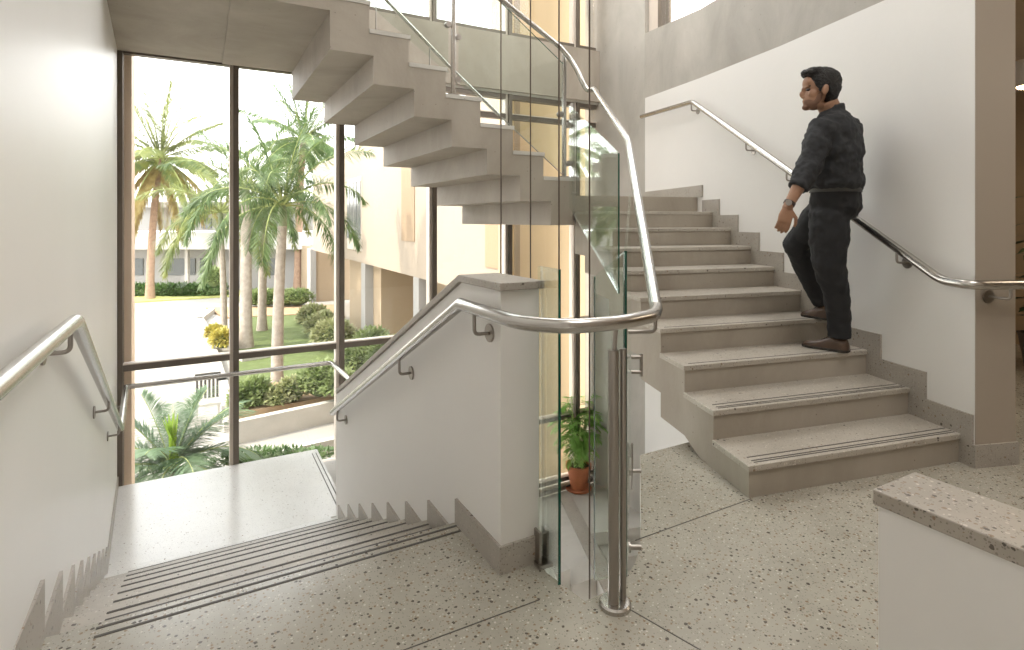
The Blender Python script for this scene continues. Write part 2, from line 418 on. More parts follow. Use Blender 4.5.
# stepped skirting on the right wall
m = MB()
for k in range(1, 10):
    a = crt(max(k-.36, .77)); b = crt(k+1-.36); z0 = HS*(k-1)-.02; z = HS*k+.125
    o = Vector(crt(k)); th = CN*-.014
    q = [Vector((*a,z0)), Vector((*b,z0)), Vector((*b,z)), Vector((*a,z))]
    m.extr(q, (th.x, th.y, 0))
m.build('baseboard_right', M['skirt'], kind='structure')
E1 = Vector((2.725,-.785))-CD*.08; E2 = E1+CN*.265
m = MB(); m.prism([E1-CN*.014-CD*.014, E1-CN*.014+CD*.06, E1+CD*.06, E1, E2, E2-CD*.0+CN*.014, E2+CN*.014-CD*.014], 0, .125)
m.build('baseboard_wall_end', M['skirt'], kind='structure')

# --- upper landing of that flight
U1 = (4.094, 3.282); U2 = (4.257, GW)
MB().prism([cl(10), crt(10), U1, U2, (2.235,GW), (2.235,2.25)], 1.35, 1.6, 0, 1).build('floor_upper_landing', [M['terr_s'], M['conc_d']], kind='structure')
m = MB(); th = -CN*.014
a = Vector(crt(9.64)); m.extr([Vector((*a,1.6)), Vector((*U1,1.6)), Vector((*U1,1.725)), Vector((*a,1.725))], (th.x,th.y,0))
m.build('baseboard_upper', M['skirt'], kind='structure')

# --- right wall: white plaster, concrete band above, concrete return to the window wall
def wp(t): p = E1+CD*t; return p                      # point along the wall face
tb = [0,.53,1.585,2.895,4.30]
tU1 = (Vector(U1)-E1).dot(CD)
pts = [E1, Vector((2.888,-.302)), Vector((3.223,.695)), Vector((3.641,1.938)), Vector(U1)]
zb = [2.78, 2.786, 2.808, 2.869, 2.96]; zt = [3.42, 3.46, 3.52, 3.60, 3.81]
def strip_wall(name, pts, zlo, zhi, mt, th=.265, off=0):
    m = MB()
    for i in range(len(pts)-1):
        a, b = pts[i], pts[i+1]
        o = CN*off; t = CN*th
        v = [(*(a+o),zlo[i]),(*(b+o),zlo[i+1]),(*(b+o),zhi[i+1]),(*(a+o),zhi[i])]
        v += [(*(a+t),zlo[i]),(*(b+t),zlo[i+1]),(*(b+t),zhi[i+1]),(*(a+t),zhi[i])]
        m.add(v, [(0,1,2,3),(7,6,5,4),(0,4,5,1),(3,2,6,7),(0,3,7,4),(1,5,6,2)])
    return m.build(name, mt, kind='structure')
strip_wall('wall_right', pts, [-4.5]*5, zb, [M['plaster']])
strip_wall('wall_right_upper', pts, zb, zt, M['conc'])
m = MB(); a, b = Vector(U1), Vector(U2); t = Vector((.3,-.04)); m.prism([a, b+Vector((0,.4)), b+Vector((.3,.4)), a+t], -4.5, 6.4); m.build('wall_concrete', M['conc'], kind='structure')
m = MB()                                              # tie holes left by the formwork
for q in [(620,26),(620,62),(636,176)]:
    r = ray(*q); d = (b-a).normalized(); nn = Vector((d.y,-d.x)); tt = (a-CAM.xy).dot(nn)/(r.xy.dot(nn)); p = CAM+r*tt
    m.cyl(p+Vector((nn.x,nn.y,0))*.01, p-Vector((nn.x,nn.y,0))*.006, .016)
m.build('trim_2', M['groove'], kind='structure')
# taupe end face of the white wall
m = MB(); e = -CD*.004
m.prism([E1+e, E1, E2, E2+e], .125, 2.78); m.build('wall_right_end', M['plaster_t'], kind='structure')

# --- flight going up to the left under the ceiling, saw-toothed below
root = thing('stair_flight', 'saw-toothed concrete flight rising to the upper left before the window', 'stairs')
V0, V1 = 2.25, 4.37
top = [(2.23,1.60)]
for j in range(9):
    z = 1.776+.228*j-.035; top += [(2.205-.335*j, z), (2.205-.335*(j+1), z)]
bot = []
for k in range(0, 8): bot += [(1.959-.3457*k, 1.306+.2326*k), (1.959-.3457*k, 1.306+.2326*(k+1) if k < 6 else 3.01)]
bot = bot[:14]
prof = top+[(top[-1][0], 3.01)]+[(u, z) for u, z in reversed(bot)]+[(2.23,1.306)]
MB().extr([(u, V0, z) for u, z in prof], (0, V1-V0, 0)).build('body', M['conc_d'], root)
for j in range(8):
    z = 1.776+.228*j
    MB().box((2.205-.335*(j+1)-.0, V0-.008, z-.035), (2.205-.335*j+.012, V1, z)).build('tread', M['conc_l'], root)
settle(root)
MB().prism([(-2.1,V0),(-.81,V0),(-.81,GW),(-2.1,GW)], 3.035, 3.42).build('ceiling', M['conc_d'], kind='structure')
# low glass-side upstand of that flight against the window
m = MB()
for j in range(8):
    z = 1.776+.228*j; m.box((2.205-.335*(j+1), V1-.02, z), (2.205-.335*j+.10, V1-.004, z+.13))
m.build('baseboard_flight', M['skirt'], kind='structure')

# --- window wall
MB().box((-1.9,GW-.03,3.12),(4.257,GW+.30,3.88)).build('wall_window_beam', M['conc_d'], kind='structure')
MB().box((-1.9,GW+.005,3.085),(4.257,GW+.20,3.12)).build('trim_4', M['conc_l'], kind='structure')
us = [-1.72,-.68,.44,1.60,2.70,3.84]
rows = [(-2.56,3.085,[-2.40,-1.50,-.12,2.78]), (3.88,6.2,[])]
wi = 0
for (z0, z1, trs0) in rows:
    for i in range(len(us)):
        trs = list(trs0)
        wi += 1
        r = bpy.data.objects.new('window_%d' % wi, None); COL.objects.link(r); r['kind'] = 'structure'
        u = us[i]; u2 = us[i+1] if i < len(us)-1 else 4.235
        m = MB(); m.box((u-.022,GW,z0),(u+.032,GW+.14,z1)); m.build('frame', M['bronze'], r)
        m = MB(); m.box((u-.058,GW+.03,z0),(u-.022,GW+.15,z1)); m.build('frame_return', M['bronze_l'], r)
        m = MB()
        if u < 1.5: trs = [t for t in trs if t < 2]
        for t in trs+[z0+.03, z1-.03]:
            m.box((u+.032,GW+.02,t-.035),(u2-.058,GW+.11,t+.03))
        m.build('transom', M['bronze'], r)
        m = MB()
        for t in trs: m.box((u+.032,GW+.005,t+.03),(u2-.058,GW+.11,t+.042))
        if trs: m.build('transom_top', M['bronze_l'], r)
        zz = [z0]+trs+[z1]
        m = MB()
        for a, b in zip(zz[:-1], zz[1:]): m.box((u+.034,GW+.065,a+.04),(u2-.06,GW+.071,b-.04))
        m.build('pane', M['wglass'], r)
# outer fin beside the first pane
MB().box((-2.0,GW+.18,-2.8),(-1.63,GW+.50,6.2)).build('wall_outer_fin', mat('tan_outer_paint', (.72,.56,.42), .6), kind='structure')
# slot window above the right wall
r = bpy.data.objects.new('window_13', None); COL.objects.link(r); r['kind'] = 'structure'
a = Vector(U1)-CD*.0; b = E1
m = MB(); q = Vector(U1)-CD*.30
m.prism([Vector(U1)+CN*.05, q+CN*.05, q+CN*.2, Vector(U1)+CN*.2], 3.6, 6.2); m.build('frame_return', M['bronze_l'], r)
m = MB(); q2 = Vector(U1)-CD*.42; m.prism([q+CN*.04, q2+CN*.04, q2+CN*.16, q+CN*.16], 3.5, 6.2); m.build('frame', M['bronze'], r)
m = MB(); m.prism([q2+CN*.08, E1+CN*.08, E1+CN*.086, q2+CN*.086], 3.4, 6.2); m.build('pane', M['wglass'], r)

# --- roof over the stairwell, and the hall behind the right wall
MB().box((-2.2,-5.5,6.2),(4.8,4.9,6.4)).build('ceiling_roof_unseen', M['conc_l'], kind='structure')  # unseen roof, added to keep the sun out of the stairwell
MB().box((6.8,-5.2,-.2),(7.0,1.6,3.2)).build('wall_hall', M['beige'], kind='structure')
MB().prism([E2, Vector((3.0,-5.2)), Vector((7.0,-5.2)), Vector((7.0,1.7)), Vector((3.9,1.7))], 2.75, 2.9).build('ceiling_hall', M['beige'], kind='structure')

# --- lower level: floor, side wall and the flight below
lowx = [(2.47,2.66),(2.47,GW),(6,GW),(6,3.0),(3.896,3.157),(3.378,3.314),(3.0,2.9)]
MB().prism([(2.47,2.62),(2.47,GW),(4.25,GW),(4.16,3.28),(4.05,3.1),(3.36,3.31),(3.13,3.37),(2.85,2.62)], -2.8, -2.56).build('floor_lower_landing', M['conc_l'], kind='structure')
# grey capped curb wall edging the lower flight
root = thing('curb_wall', 'low white curb wall with grey cap beside the potted plant, below the void', 'low wall')
ca, cb = Vector((3.445,4.36)), Vector((2.66,2.25)); dd = (cb-ca).normalized(); nn = Vector((-dd.y, dd.x))
cv = cb-dd*.0
MB().prism([ca, cb, cb+nn*.16, ca+nn*.16], -4.5, -2.56).build('wall_body', M['plaster'], root)
MB().prism([ca-nn*.006, cb-nn*.006, cb+nn*.17, ca+nn*.17], -2.56, -2.53).build('coping', M['skirt'], root)
settle(root)
root = thing('stair_flight', 'pale lower flight seen at the bottom of the void, right of the curb wall', 'stairs')
e0 = Vector((3.36,3.31)); e1 = Vector((4.02,3.13)); back = -CD
for k in range(1, 8):
    a = e0+back*.31*(k-1); b = e1+back*.31*(k-1); z = -2.56-HS*k
    MB().prism([a, b, b+back*.31, a+back*.31], z-.2, z).build('step', M['conc_l'], root)
settle(root)
MB().box((-2,-2.5,-4.6),(5,GW,-4.45)).build('floor_basement', M['conc_l'], kind='structure')
MB().box((-2.2,-2.6,-4.6),(5,-2.5,-.22)).build('wall_basement', M['plaster'], kind='structure')
# concrete pier under the upper landing, by the window
root = thing('concrete_pier', 'grey concrete pier standing under the upper landing by the window', 'column')
pa = atD(591,300,8.45); pb = atD(612,300,8.1)
MB().prism([pa.xy, pb.xy, pb.xy+Vector((.12,.3)), pa.xy+Vector((.12,.3))], -2.56, 1.35).build('shaft', M['conc_l'], root)
settle(root)
MB().box((-1.6,-5.45,0),(7.0,-5.2,6.2)).build('wall_rear_unseen', M['plaster_t'], kind='structure')  # unseen, added behind the camera to cut light from the rear
MB().box((3.1,-5.2,2.9),(3.3,-.55,6.2)).build('wall_hall_blocker', M['plaster_t'], kind='structure')  # unseen, added to shut out sky light above the hall
MB().box((3.9,1.6,-.2),(7.0,1.8,2.9)).build('wall_hall_side', M['beige'], kind='structure')
#PART3
# ================================================================== RAILINGS AND GLASS
RR = .0245
def bracket(root, p, wall, plate_r=.036, drop=.085, n=None):
    """steel arm from the underside of the rail at p down and across to a round wall plate"""
    p = Vector(p); q = Vector(wall); q.z = p.z-drop
    path = fillet([p+Vector((0,0,-RR*.6)), Vector((p.x,p.y,p.z-drop)), q], .022)
    br = MB().tube(path, .0075, 10).build('bracket', M['steel_d'], root, smooth=True)
    d = (q-Vector((p.x,p.y,q.z))).normalized()
    MB().cyl(q-d*.008, q-d*.0, plate_r, 24).build('wall_plate', M['steel_d'], br, smooth=True)
def rail(root, pts, r=RR, fr=.06, name='rail'):
    return MB().tube(fillet(pts, fr, 7), r, 20).build(name, M['steel'], root, smooth=True)

# left wall rail: level, down the flight, level to the window, along the window
root = thing('handrail', 'round steel handrail on the left wall, dropping to the landing and along the window', 'handrail')
def lr(v, z): return Vector((lw(v)+.075, v, z))
rp = [lr(-3.2,.985), lr(.14,1.0), lr(3.22,-.345), lr(4.30,-.275), Vector((.30,4.30,-.275)), Vector((.33,3.4,-.28)), Vector((.36,2.95,-.30))]
MB().tube(fillet(rp[:4], .03, 5)+fillet([rp[3]]+rp[4:], .06, 6), RR, 18).build('rail', M['steel'], root, smooth=True)
for v, z in ((-2.2,.985),(-.95,.985),(.02,1.0),(1.75,.31),(2.95,-.22),(4.0,-.29)):
    bracket(root, lr(v,z), (lw(v), v, z))
for u in (-.68, .35): MB().cyl((u,GW+.01,-.275),(u,4.30,-.275),.010,12).build('bracket', M['steel_d'], root, smooth=True)
settle(root)

# rail on the parapet, sweeping round the void and up the left edge of the climbing flight
root = thing('handrail', 'polished steel handrail running down the parapet, curving around the void and up the stairs', 'handrail')
A_ = atD(656,309,2.17); B_ = atD(628,140,4.1); C_ = atD(594,89,5.35)
ys = [onz(540,325,1.0), onz(575,327,1.0), onz(620,322,1.0), onz(644,318,1.0)]
p1 = Vector((-.07, -.20, 1.008))
main = [Vector((-.02,2.50,-.25)), Vector((-.07,2.38,-.21)), p1, Vector((-.05,-.66,1.0)), Vector((.06,-.79,1.0)), Vector((.26,-.815,1.0)), Vector((.46,-.76,1.0))]
MB().tube(fillet(main[:3], .02, 4)+fillet([p1]+main[3:]+[A_], .09, 7)[1:-1]+[A_+Vector((0,0,.005))], RR*1.03, 20).build('rail', M['steel'], root, smooth=True)
S_ = [onv(430,-58,2.25), onv(560,47,2.25), atD(571,60,5.5), atD(578,72,5.48), atD(583,84,5.45), atD(588,91,5.40), C_, B_, A_]
MB().tube([S_[0], S_[1]]+fillet(S_[1:7], .05, 5)[1:]+[B_+(C_-B_)*.03, B_+(A_-B_)*.03, A_], RR, 18).build('rail', M['steel'], root, smooth=True)
MB().ell(A_, [(RR*1.04,0,0),(0,RR*1.04,0),(0,0,RR*1.04)]).build('elbow', M['steel'], root, smooth=True)
for v in (-.33, .62, 2.20):
    z = 1.005 if v < -.2 else 1.008-(v+.2)*.472
    bracket(root, (-.07,v,z), (0,v,z), drop=.10)
# post with its round foot plate
pb = onz(615,606,0); 
MB().cyl((pb.x-.012,pb.y-.006,.0),(pb.x-.012,pb.y-.006,.90),.0185,20).build('post', M['steel_d'], root, smooth=True)
q = onz(623,604,0)
MB().cyl((q.x,q.y,.0),(q.x,q.y,.90),.012,16).build('post', M['steel_d'], root, smooth=True)
MB().lathe([(.056,0),(.056,.014),(.050,.020),(.024,.022),(.022,.022)], (pb.x,pb.y,0)).build('foot_plate', M['steel'], root, smooth=True)
MB().cyl((pb.x-.006,pb.y-.004,.90),(pb.x-.004,pb.y-.01,.985),.008,12).build('stem', M['steel_d'], root, smooth=True)
g3 = onz(626,573,0)
path = fillet([A_+Vector((-.012,-.01,-.02)), A_+Vector((-.014,-.01,-.085)), Vector((g3.x+.01,g3.y,A_.z-.085))], .02)
MB().tube(path, .0075, 10).build('bracket', M['steel_d'], root, smooth=True)
settle(root)

# glass guards
def panel(root, pts, th=.012, green=(1,), name='pane'):
    """glass sheet through four 3-D points, with green polished edges"""
    pts = [Vector(p) for p in pts]; nn = (pts[1]-pts[0]).cross(pts[-1]-pts[0]).normalized()*th
    k = len(pts); m = MB(); vs = [p-nn/2 for p in pts]+[p+nn/2 for p in pts]
    m.add(vs, [tuple(range(k-1,-1,-1)), tuple(range(k,2*k))], 0)
    for i in range(k): m.f.append((i,(i+1)%k,k+(i+1)%k,k+i)); m.m.append(1 if i in green else 0)
    return m.build(name, [M['glass'], M['gedge']], root)
root = thing('glass_guard', 'clear glass guard panel clamped to the floor beside the white parapet end', 'glass panel')
a, b = onz(539,560,0), onz(559.5,585,0); U = Vector((0,0,1))
panel(root, [a-U*.10, b-U*.0, b+U*1.17, a+U*1.17])
d = (b-a).normalized(); s = Vector((-d.y,d.x,0)); c = a+d*.02
m = MB()
for sg in (-1, 1):
    o = c+s*sg*.011; m.extr([o-d*.026, o+d*.026, o+d*.026+U*.135, o-d*.026+U*.135], s*sg*.012)
m.build('clamp', M['steel_d'], root, bevel=.003)
m = MB(); m.extr([c-d*.04-s*.03+U*.0, c+d*.04-s*.03, c+d*.04+s*.03, c-d*.04+s*.03], (0,0,.014)); m.build('clamp_foot', M['steel_d'], root)
settle(root)
root = thing('glass_guard', 'clear glass guard panel left of the steel post, with dark green edge', 'glass panel')
a, b = onz(594.5,580,0), onz(624,574,0)
panel(root, [a-U*.0, b-U*.0, b+U*1.23, a+U*1.14], green=(1,3)); settle(root)
root = thing('glass_guard', 'clear glass guard panel right of the steel post, edging the terrazzo floor', 'glass panel')
a = onz(625.5,573,0); b = atD(630,400,3.3); b.z = 0
panel(root, [a-U*.03, b-U*.03, b+U*1.5, a+U*1.235], green=(3,))
for px, py, D in ((641,471,2.95),(641,547,2.25)):
    e = atD(px,py,D); o = atD(px-11,py,D); MB().cyl(o, e, .011, 14).build('standoff', M['steel_d'], root, smooth=True)
    MB().cyl(o+Vector((0,0,-.0)), o-(e-o).normalized()*.008, .022, 16).build('standoff_disc', M['steel_d'], root, smooth=True)
e = atD(632,470,2.93); MB().cyl(e-U*.10, e+U*.14, .005, 10).build('edge_rod', M['steel_d'], root, smooth=True)
for py in (357,372):
    e = atD(642,py,3.0); o = atD(631,py,3.0); MB().cyl(o, e, .011, 14).build('standoff', M['steel_d'], root, smooth=True)
e = atD(641,365,3.0); MB().cyl(e-U*.06, e+U*.06, .010, 12).build('standoff_plate', M['steel_d'], root, smooth=True)
settle(root)
# glass of the climbing flight
root = thing('glass_guard', 'tall clear glass balustrade following the left edge of the climbing flight', 'glass panel')
g0 = atD(626,247,3.2); 
L = lambda t, z, o=.03: Vector((*cl(t), z))+Vector((-CD.y, CD.x, 0))*o
panel(root, [L(5.75,.80,.07), L(9.9,1.50,.07), L(9.9,2.50,.07), L(5.75,1.86,.07)], green=(3,))
for t, z in ((9.92,1.5),):
    MB().box(L(t,z-.15)-Vector((.012,.02,0)), L(t,z+1.02)+Vector((.012,.02,0))).build('post', M['steel_d'], root)
    for dz in (.12,.85):
        p = L(t,z+dz); MB().cyl(p-Vector((.03,.01,0)), p+Vector((.03,-.01,0)), .018, 12).build('glass_clip', M['steel_d'], root, smooth=True)
settle(root)
# balustrade of the flight rising to the upper left
root = thing('glass_balustrade', 'glass balustrade with steel posts along the saw-toothed flight overhead', 'glass panel')
def ztread(u): j = max(0, math.floor((2.205-u)/.335)); return 1.776+.228*j
def zline(u): return 1.74+(2.205-u)*.6806
for a, b in ((2.15,1.0),(.90,-.5)):
    panel(root, [(a,V0+.03,zline(a)+.02),(a,V0+.03,zline(a)+1.10),(b,V0+.03,zline(b)+1.10),(b,V0+.03,zline(b)+.02)])
for u in (.945, 2.13):
    z = ztread(u); MB().box((u-.014,V0+.015,z),(u+.020,V0+.05,z+1.22)).build('post', M['steel'], root, bevel=.003)
    MB().box((u-.045,V0+.0,z),(u+.05,V0+.07,z+.012)).build('foot_plate', M['steel_d'], root)
    for dz, du in ((.62,-.045),(.52,.05),(.14,.045)):
        MB().cyl((u+du,V0+.012,z+dz),(u+du,V0+.055,z+dz),.028,18).build('glass_clip', M['steel_d'], root, smooth=True)
settle(root)
root = thing('handrail', 'thin steel handrail slanting down behind the glass of the upper flight', 'handrail')
pts = [onv(350,-38,2.75), onv(448,65,2.75), onv(499,115,2.75)]
MB().tube(pts, .017, 14).build('rail', M['steel'], root, smooth=True)
MB().tube([pts[-1], onv(562,174,2.75)], .006, 10).build('cable', M['steel_d'], root, smooth=True)
for k in (.25,.8):
    p = pts[0]+(pts[1]-pts[0])*k*1.0; MB().cyl(p, (p.x,p.y,ztread(p.x)), .007, 10).build('baluster', M['steel_d'], root, smooth=True)
settle(root)

# rail on the right wall
root = thing('handrail', 'long steel handrail on the white right wall beside the man', 'handrail')
def rwp(t, z, off=.08): p = E1+CD*t-CN*off; return Vector((p.x,p.y,z))
q = [onz(1050,286,1.0)]
w0 = rwp(.10,1.0); w1 = rwp(.72,1.155); w2 = rwp(2.965,2.60); w3 = rwp(4.30,2.70)
pr_ = E1-CN*.08
turn = Vector((pr_.x-CD.x*.13, pr_.y-CD.y*.13, 1.005)); outp = turn+Vector((CN.x,CN.y,0))*.9
MB().tube(fillet([outp, rwp(-.05,1.005), rwp(.12,1.01), rwp(2.965,2.615), w3], .06, 6), RR*1.05, 20).build('rail', M['steel'], root, smooth=True)
for t, z in ((.42,1.18),(1.45,1.76),(2.0,2.07),(2.99,2.615)):
    bracket(root, rwp(t,z), rwp(t,z,0), drop=.09)
bracket(root, outp+(turn-outp)*.83, outp+(turn-outp)*.83+Vector((CD.x,CD.y,0))*.12, drop=.07)
settle(root)

# slim vertical cables hanging through the void
for px, D, lab in ((501,2.75,'leftmost slim dark cable hanging behind the parapet top'),
                   (530.5,2.6,'slim dark cable second from the left, in line with the parapet end'),
                   (559,2.16,'slim dark cable meeting the edge of the clamped glass panel'),
                   (589.5,2.12,'rightmost slim dark cable, running down past the void edge to the level below')):
    p = atD(px,300,D); o = MB().cyl((p.x,p.y,-4.4),(p.x,p.y,6.2),.0032,8).build('hanging_cable', M['wire'], smooth=True)
    tag(o, lab, 'cable', 'slim cables hanging through the stairwell void')

# low wall with terrazzo coping in the right foreground
root = thing('low_wall', 'white low wall with speckled terrazzo coping in the lower right corner', 'low wall')
a = onz(875,488,.75); lx = .312; ly = -1.612
MB().box((lx+.010,-4.2,0),(lx+.170,ly-.008,.715)).build('wall_body', M['plaster'], root)
MB().box((lx,-4.22,.715),(lx+.180,ly,.75)).build('coping', M['terr_cap'], root, bevel=.004)
settle(root)

# ================================================================== PLANTS
def leaf_mesh(m, base, dir_, length, width, droop=.3, seg=3, mi=0):
    """one blade: a bent strip"""
    d = Vector(dir_).normalized(); side = d.cross(Vector((0,0,1)))
    side = side.normalized() if side.length > .05 else Vector((1,0,0))
    p = Vector(base); n0 = len(m.v); st = length/seg
    for i in range(seg+1):
        t = i/seg; wd = width*(math.sin(math.pi*min(1,t*.85+.12)))*.5
        m.v += [tuple(p-side*wd), tuple(p+side*wd)]
        d = (d+Vector((0,0,-droop/seg))).normalized(); p = p+d*st
    for i in range(seg):
        a = n0+2*i; m.f.append((a,a+1,a+3,a+2)); m.m.append(mi)
def frond(m, base, az, el, length, leafl, leafw, droop, nl, seg=12, mi=0, ri=1, vee=.25, rng=random, ldroop=.5, fluff=.15):
    """palm frond: curved rib with leaflets on both sides"""
    d = Vector((math.cos(az)*math.cos(el), math.sin(az)*math.cos(el), math.sin(el))); p = Vector(base)
    pts = [p.copy()]; dirs = [d.copy()]
    for i in range(seg):
        d = (d+Vector((0,0,-droop/seg*(1+1.3*i/seg)))).normalized(); p = p+d*length/seg; pts.append(p.copy()); dirs.append(d.copy())
    m.tube(pts, [max(.004, length*.011*(1-.85*i/seg)) for i in range(seg+1)], 5, ri)
    for i in range(nl):
        t = .14+.86*i/nl; x = t*seg; k = min(seg-1, int(x)); f = x-k
        q = pts[k].lerp(pts[k+1], f); dd = dirs[k].lerp(dirs[k+1], f).normalized()
        side = dd.cross(Vector((0,0,1)));
        if side.length < .05: side = Vector((math.sin(az),-math.cos(az),0))
        side.normalize(); up = side.cross(dd)
        L_ = leafl*(math.sin(math.pi*(.12+.80*t)))**.6*rng.uniform(.85,1.1)
        for sg in (-1, 1):
            v = (side*sg*(1.0)+dd*(.55+.5*t)+up*(vee+rng.uniform(-fluff,fluff))+Vector((0,0,-.1))).normalized()
            leaf_mesh(m, q, v, L_, leafw, ldroop, 2, mi)
def palm(label, x, y, zg, zc, r_t, lean, n, fl, ll, lwid, droop, mats, group=None, seed=1, crownshaft=None, elmin=-.35, elmax=1.3, nl=34, dead=0, name='palm_tree', ldroop=.5, fluff=.15):
    rng = random.Random(seed); root = thing(name, label, 'palm tree', group)
    pts = []; rs = []
    for i in range(9):
        t = i/8; pts.append(Vector((x+lean[0]*t*t, y+lean[1]*t*t, zg+(zc-zg)*t))); rs.append(r_t*(1.18-.35*t)*(1.25 if i == 0 else 1))
    MB().tube(pts, rs, 14).build('trunk', mats[1], root, smooth=True)
    top = pts[-1]
    if crownshaft:
        MB().tube([top-Vector((0,0,.05)), top+Vector((0,0,crownshaft*.5)), top+Vector((0,0,crownshaft))], [r_t*.8, r_t*.85, r_t*.35], 12).build('crownshaft', mats[2], root, smooth=True)
        top = top+Vector((0,0,crownshaft*.8))
    groups = {0: MB(), 1: MB()}
    for i in range(n):
        t = (i+.5)/n; el = elmax+(elmin-elmax)*t; az = i*2.39996+rng.uniform(-.25,.25)
        g = 1 if i >= n-dead else 0
        frond(groups[g], top, az, el, fl*rng.uniform(.88,1.08)*(1 if t > .12 else .95), ll, lwid, droop*(.3+.95*t), nl, mi=0, ri=1, rng=rng, ldroop=ldroop, fluff=fluff)
    groups[0].build('fronds', [mats[0], mats[3]], root, fix=False)
    if dead: groups[1].build('old_fronds', [mats[4], mats[3]], root, fix=False)
    settle(root); return root
bark = mat('grey_palm_bark', (.42,.36,.30), .8, bump=.4, bscale=18, var=.25, vscale=8)
bark_b = mat('brown_palm_bark', (.38,.25,.17), .8, bump=.4, bscale=18, var=.25, vscale=8)
lf_g = leafmat('palm_leaf_green', (.15,.22,.08), (.08,.13,.045)); lf_y = leafmat('palm_leaf_yellow_green', (.27,.29,.09), (.14,.18,.06))
lf_dead = leafmat('palm_leaf_old', (.42,.33,.13), (.30,.22,.09)); rib = mat('frond_rib', (.34,.38,.14), .6); shaft = mat('green_crownshaft', (.22,.25,.15), .5)
lf_b = leafmat('bright_leaf', (.40,.55,.08), (.28,.42,.05))
ZG = -2.8
def gxy(px, D): p = atD(px, 300, D); return p.x, p.y
def zat(py, D): return EYE+(HY-py)*D/F
x, y = gxy(150, 29.5)
palm('tall coconut palm with drooping yellowing fronds seen left in the window', x, y, ZG, zat(158,29.5), .17, (.45,.3), 34, 4.5, 1.0, .075, .75, [lf_y,bark_b,shaft,rib,lf_dead], seed=3, dead=9, elmin=-1.0, elmax=1.5, nl=64, ldroop=.9)
x, y = gxy(277, 13.4)
palm('feathery foxtail palm with grey trunk standing nearest the window', x, y, ZG, zat(226,13.4), .125, (.12,0), 18, 2.6, .52, .022, 1.5, [lf_g,bark,shaft,rib], seed=5, crownshaft=.6, elmin=.15, elmax=1.4, nl=150, ldroop=.5, fluff=1.0)
x, y = gxy(246, 18.2)
palm('foxtail palm with pale trunk, just right of the left mullion', x, y, ZG, zat(205,18.2), .17, (0,0), 14, 2.7, .60, .028, 1.4, [lf_g,bark,shaft,rib], seed=8, crownshaft=.7, elmin=.0, elmax=1.2, nl=110, fluff=.9)
x, y = gxy(224, 19.6)
palm('foxtail palm with slim trunk hidden partly by the left mullion', x, y, ZG, zat(228,19.6), .10, (-.1,0), 14, 3.0, .65, .030, 1.5, [lf_y,bark,shaft,rib], seed=11, crownshaft=.7, elmin=-.1, elmax=1.2, nl=110, fluff=.9)
x, y = gxy(262, 21.)
palm('slender palm between two thicker trunks in front of the white building', x, y, ZG, zat(215,21), .14, (.1,0), 12, 2.5, .60, .028, 1.4, [lf_y,bark,shaft,rib], seed=14, crownshaft=.6, elmin=-.1, elmax=1.2, nl=100, fluff=.9)
x, y = gxy(298, 33)
palm('distant coconut palm rising above the other crowns by the cream building', x, y, ZG, zat(140,33), .20, (.3,0), 28, 4.0, 1.0, .07, .75, [lf_g,bark_b,shaft,rib], seed=21, elmin=-.7, elmax=1.5, nl=60, ldroop=.9)
x, y = gxy(172, 8.1)
palm('low bushy palm with one bright young frond just outside the landing window', x, y, ZG, -2.25, .07, (0,0), 24, 1.35, .42, .022, 1.2, [leafmat('pale_leaf', (.15,.22,.12), (.08,.14,.06)),bark,shaft,rib], seed=31, elmin=.15, elmax=1.35, nl=60, name='bush_palm')
root = bpy.data.objects['bush_palm']; m = MB(); rng = random.Random(2)
for i in range(5):
    az = 1.2+i*.3; leaf_mesh(m, (x-.02+.03*i, y-.25, -2.05), (math.cos(az)*.35, math.sin(az)*.1-.2, 1), .72, .10, .25, 4)
o = m.build('young_frond', lf_b, None, fix=False); o.parent = root; o.matrix_parent_inverse = Matrix.Translation(-root.location)

def bush(name, label, pts, mats, n, size, cat='shrub', group=None, seed=1, inner=True):
    """clump of leaves over blobs (centre, radii)"""
    rng = random.Random(seed); m = MB()
    for (c, r) in pts:
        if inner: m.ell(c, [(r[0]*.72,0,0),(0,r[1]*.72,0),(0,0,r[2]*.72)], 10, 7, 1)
    for (c, r) in pts:
        for i in range(int(n/len(pts))):
            th = rng.uniform(0,6.283); cz = rng.uniform(-.2,1); sr = math.sqrt(max(0,1-cz*cz)); k = rng.uniform(.72,1.06)
            p = Vector((c[0]+r[0]*sr*math.cos(th)*k, c[1]+r[1]*sr*math.sin(th)*k, c[2]+r[2]*cz*k))
            d = Vector((sr*math.cos(th), sr*math.sin(th), cz))+Vector((rng.uniform(-.8,.8),rng.uniform(-.8,.8),rng.uniform(-.3,.8)))
            leaf_mesh(m, p, d, size*rng.uniform(.7,1.3), size*.5, .4, 2, 0)
    o = m.build(name, mats, None, fix=False); return tag(o, label, cat, group)
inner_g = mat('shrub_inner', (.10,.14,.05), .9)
lf_m = leafmat('shrub_leaf', (.30,.36,.15), (.17,.23,.08)); lf_p = leafmat('pale_shrub_leaf', (.42,.42,.24), (.28,.31,.13)); lf_c = leafmat('croton_leaf', (.55,.47,.12), (.40,.36,.08))

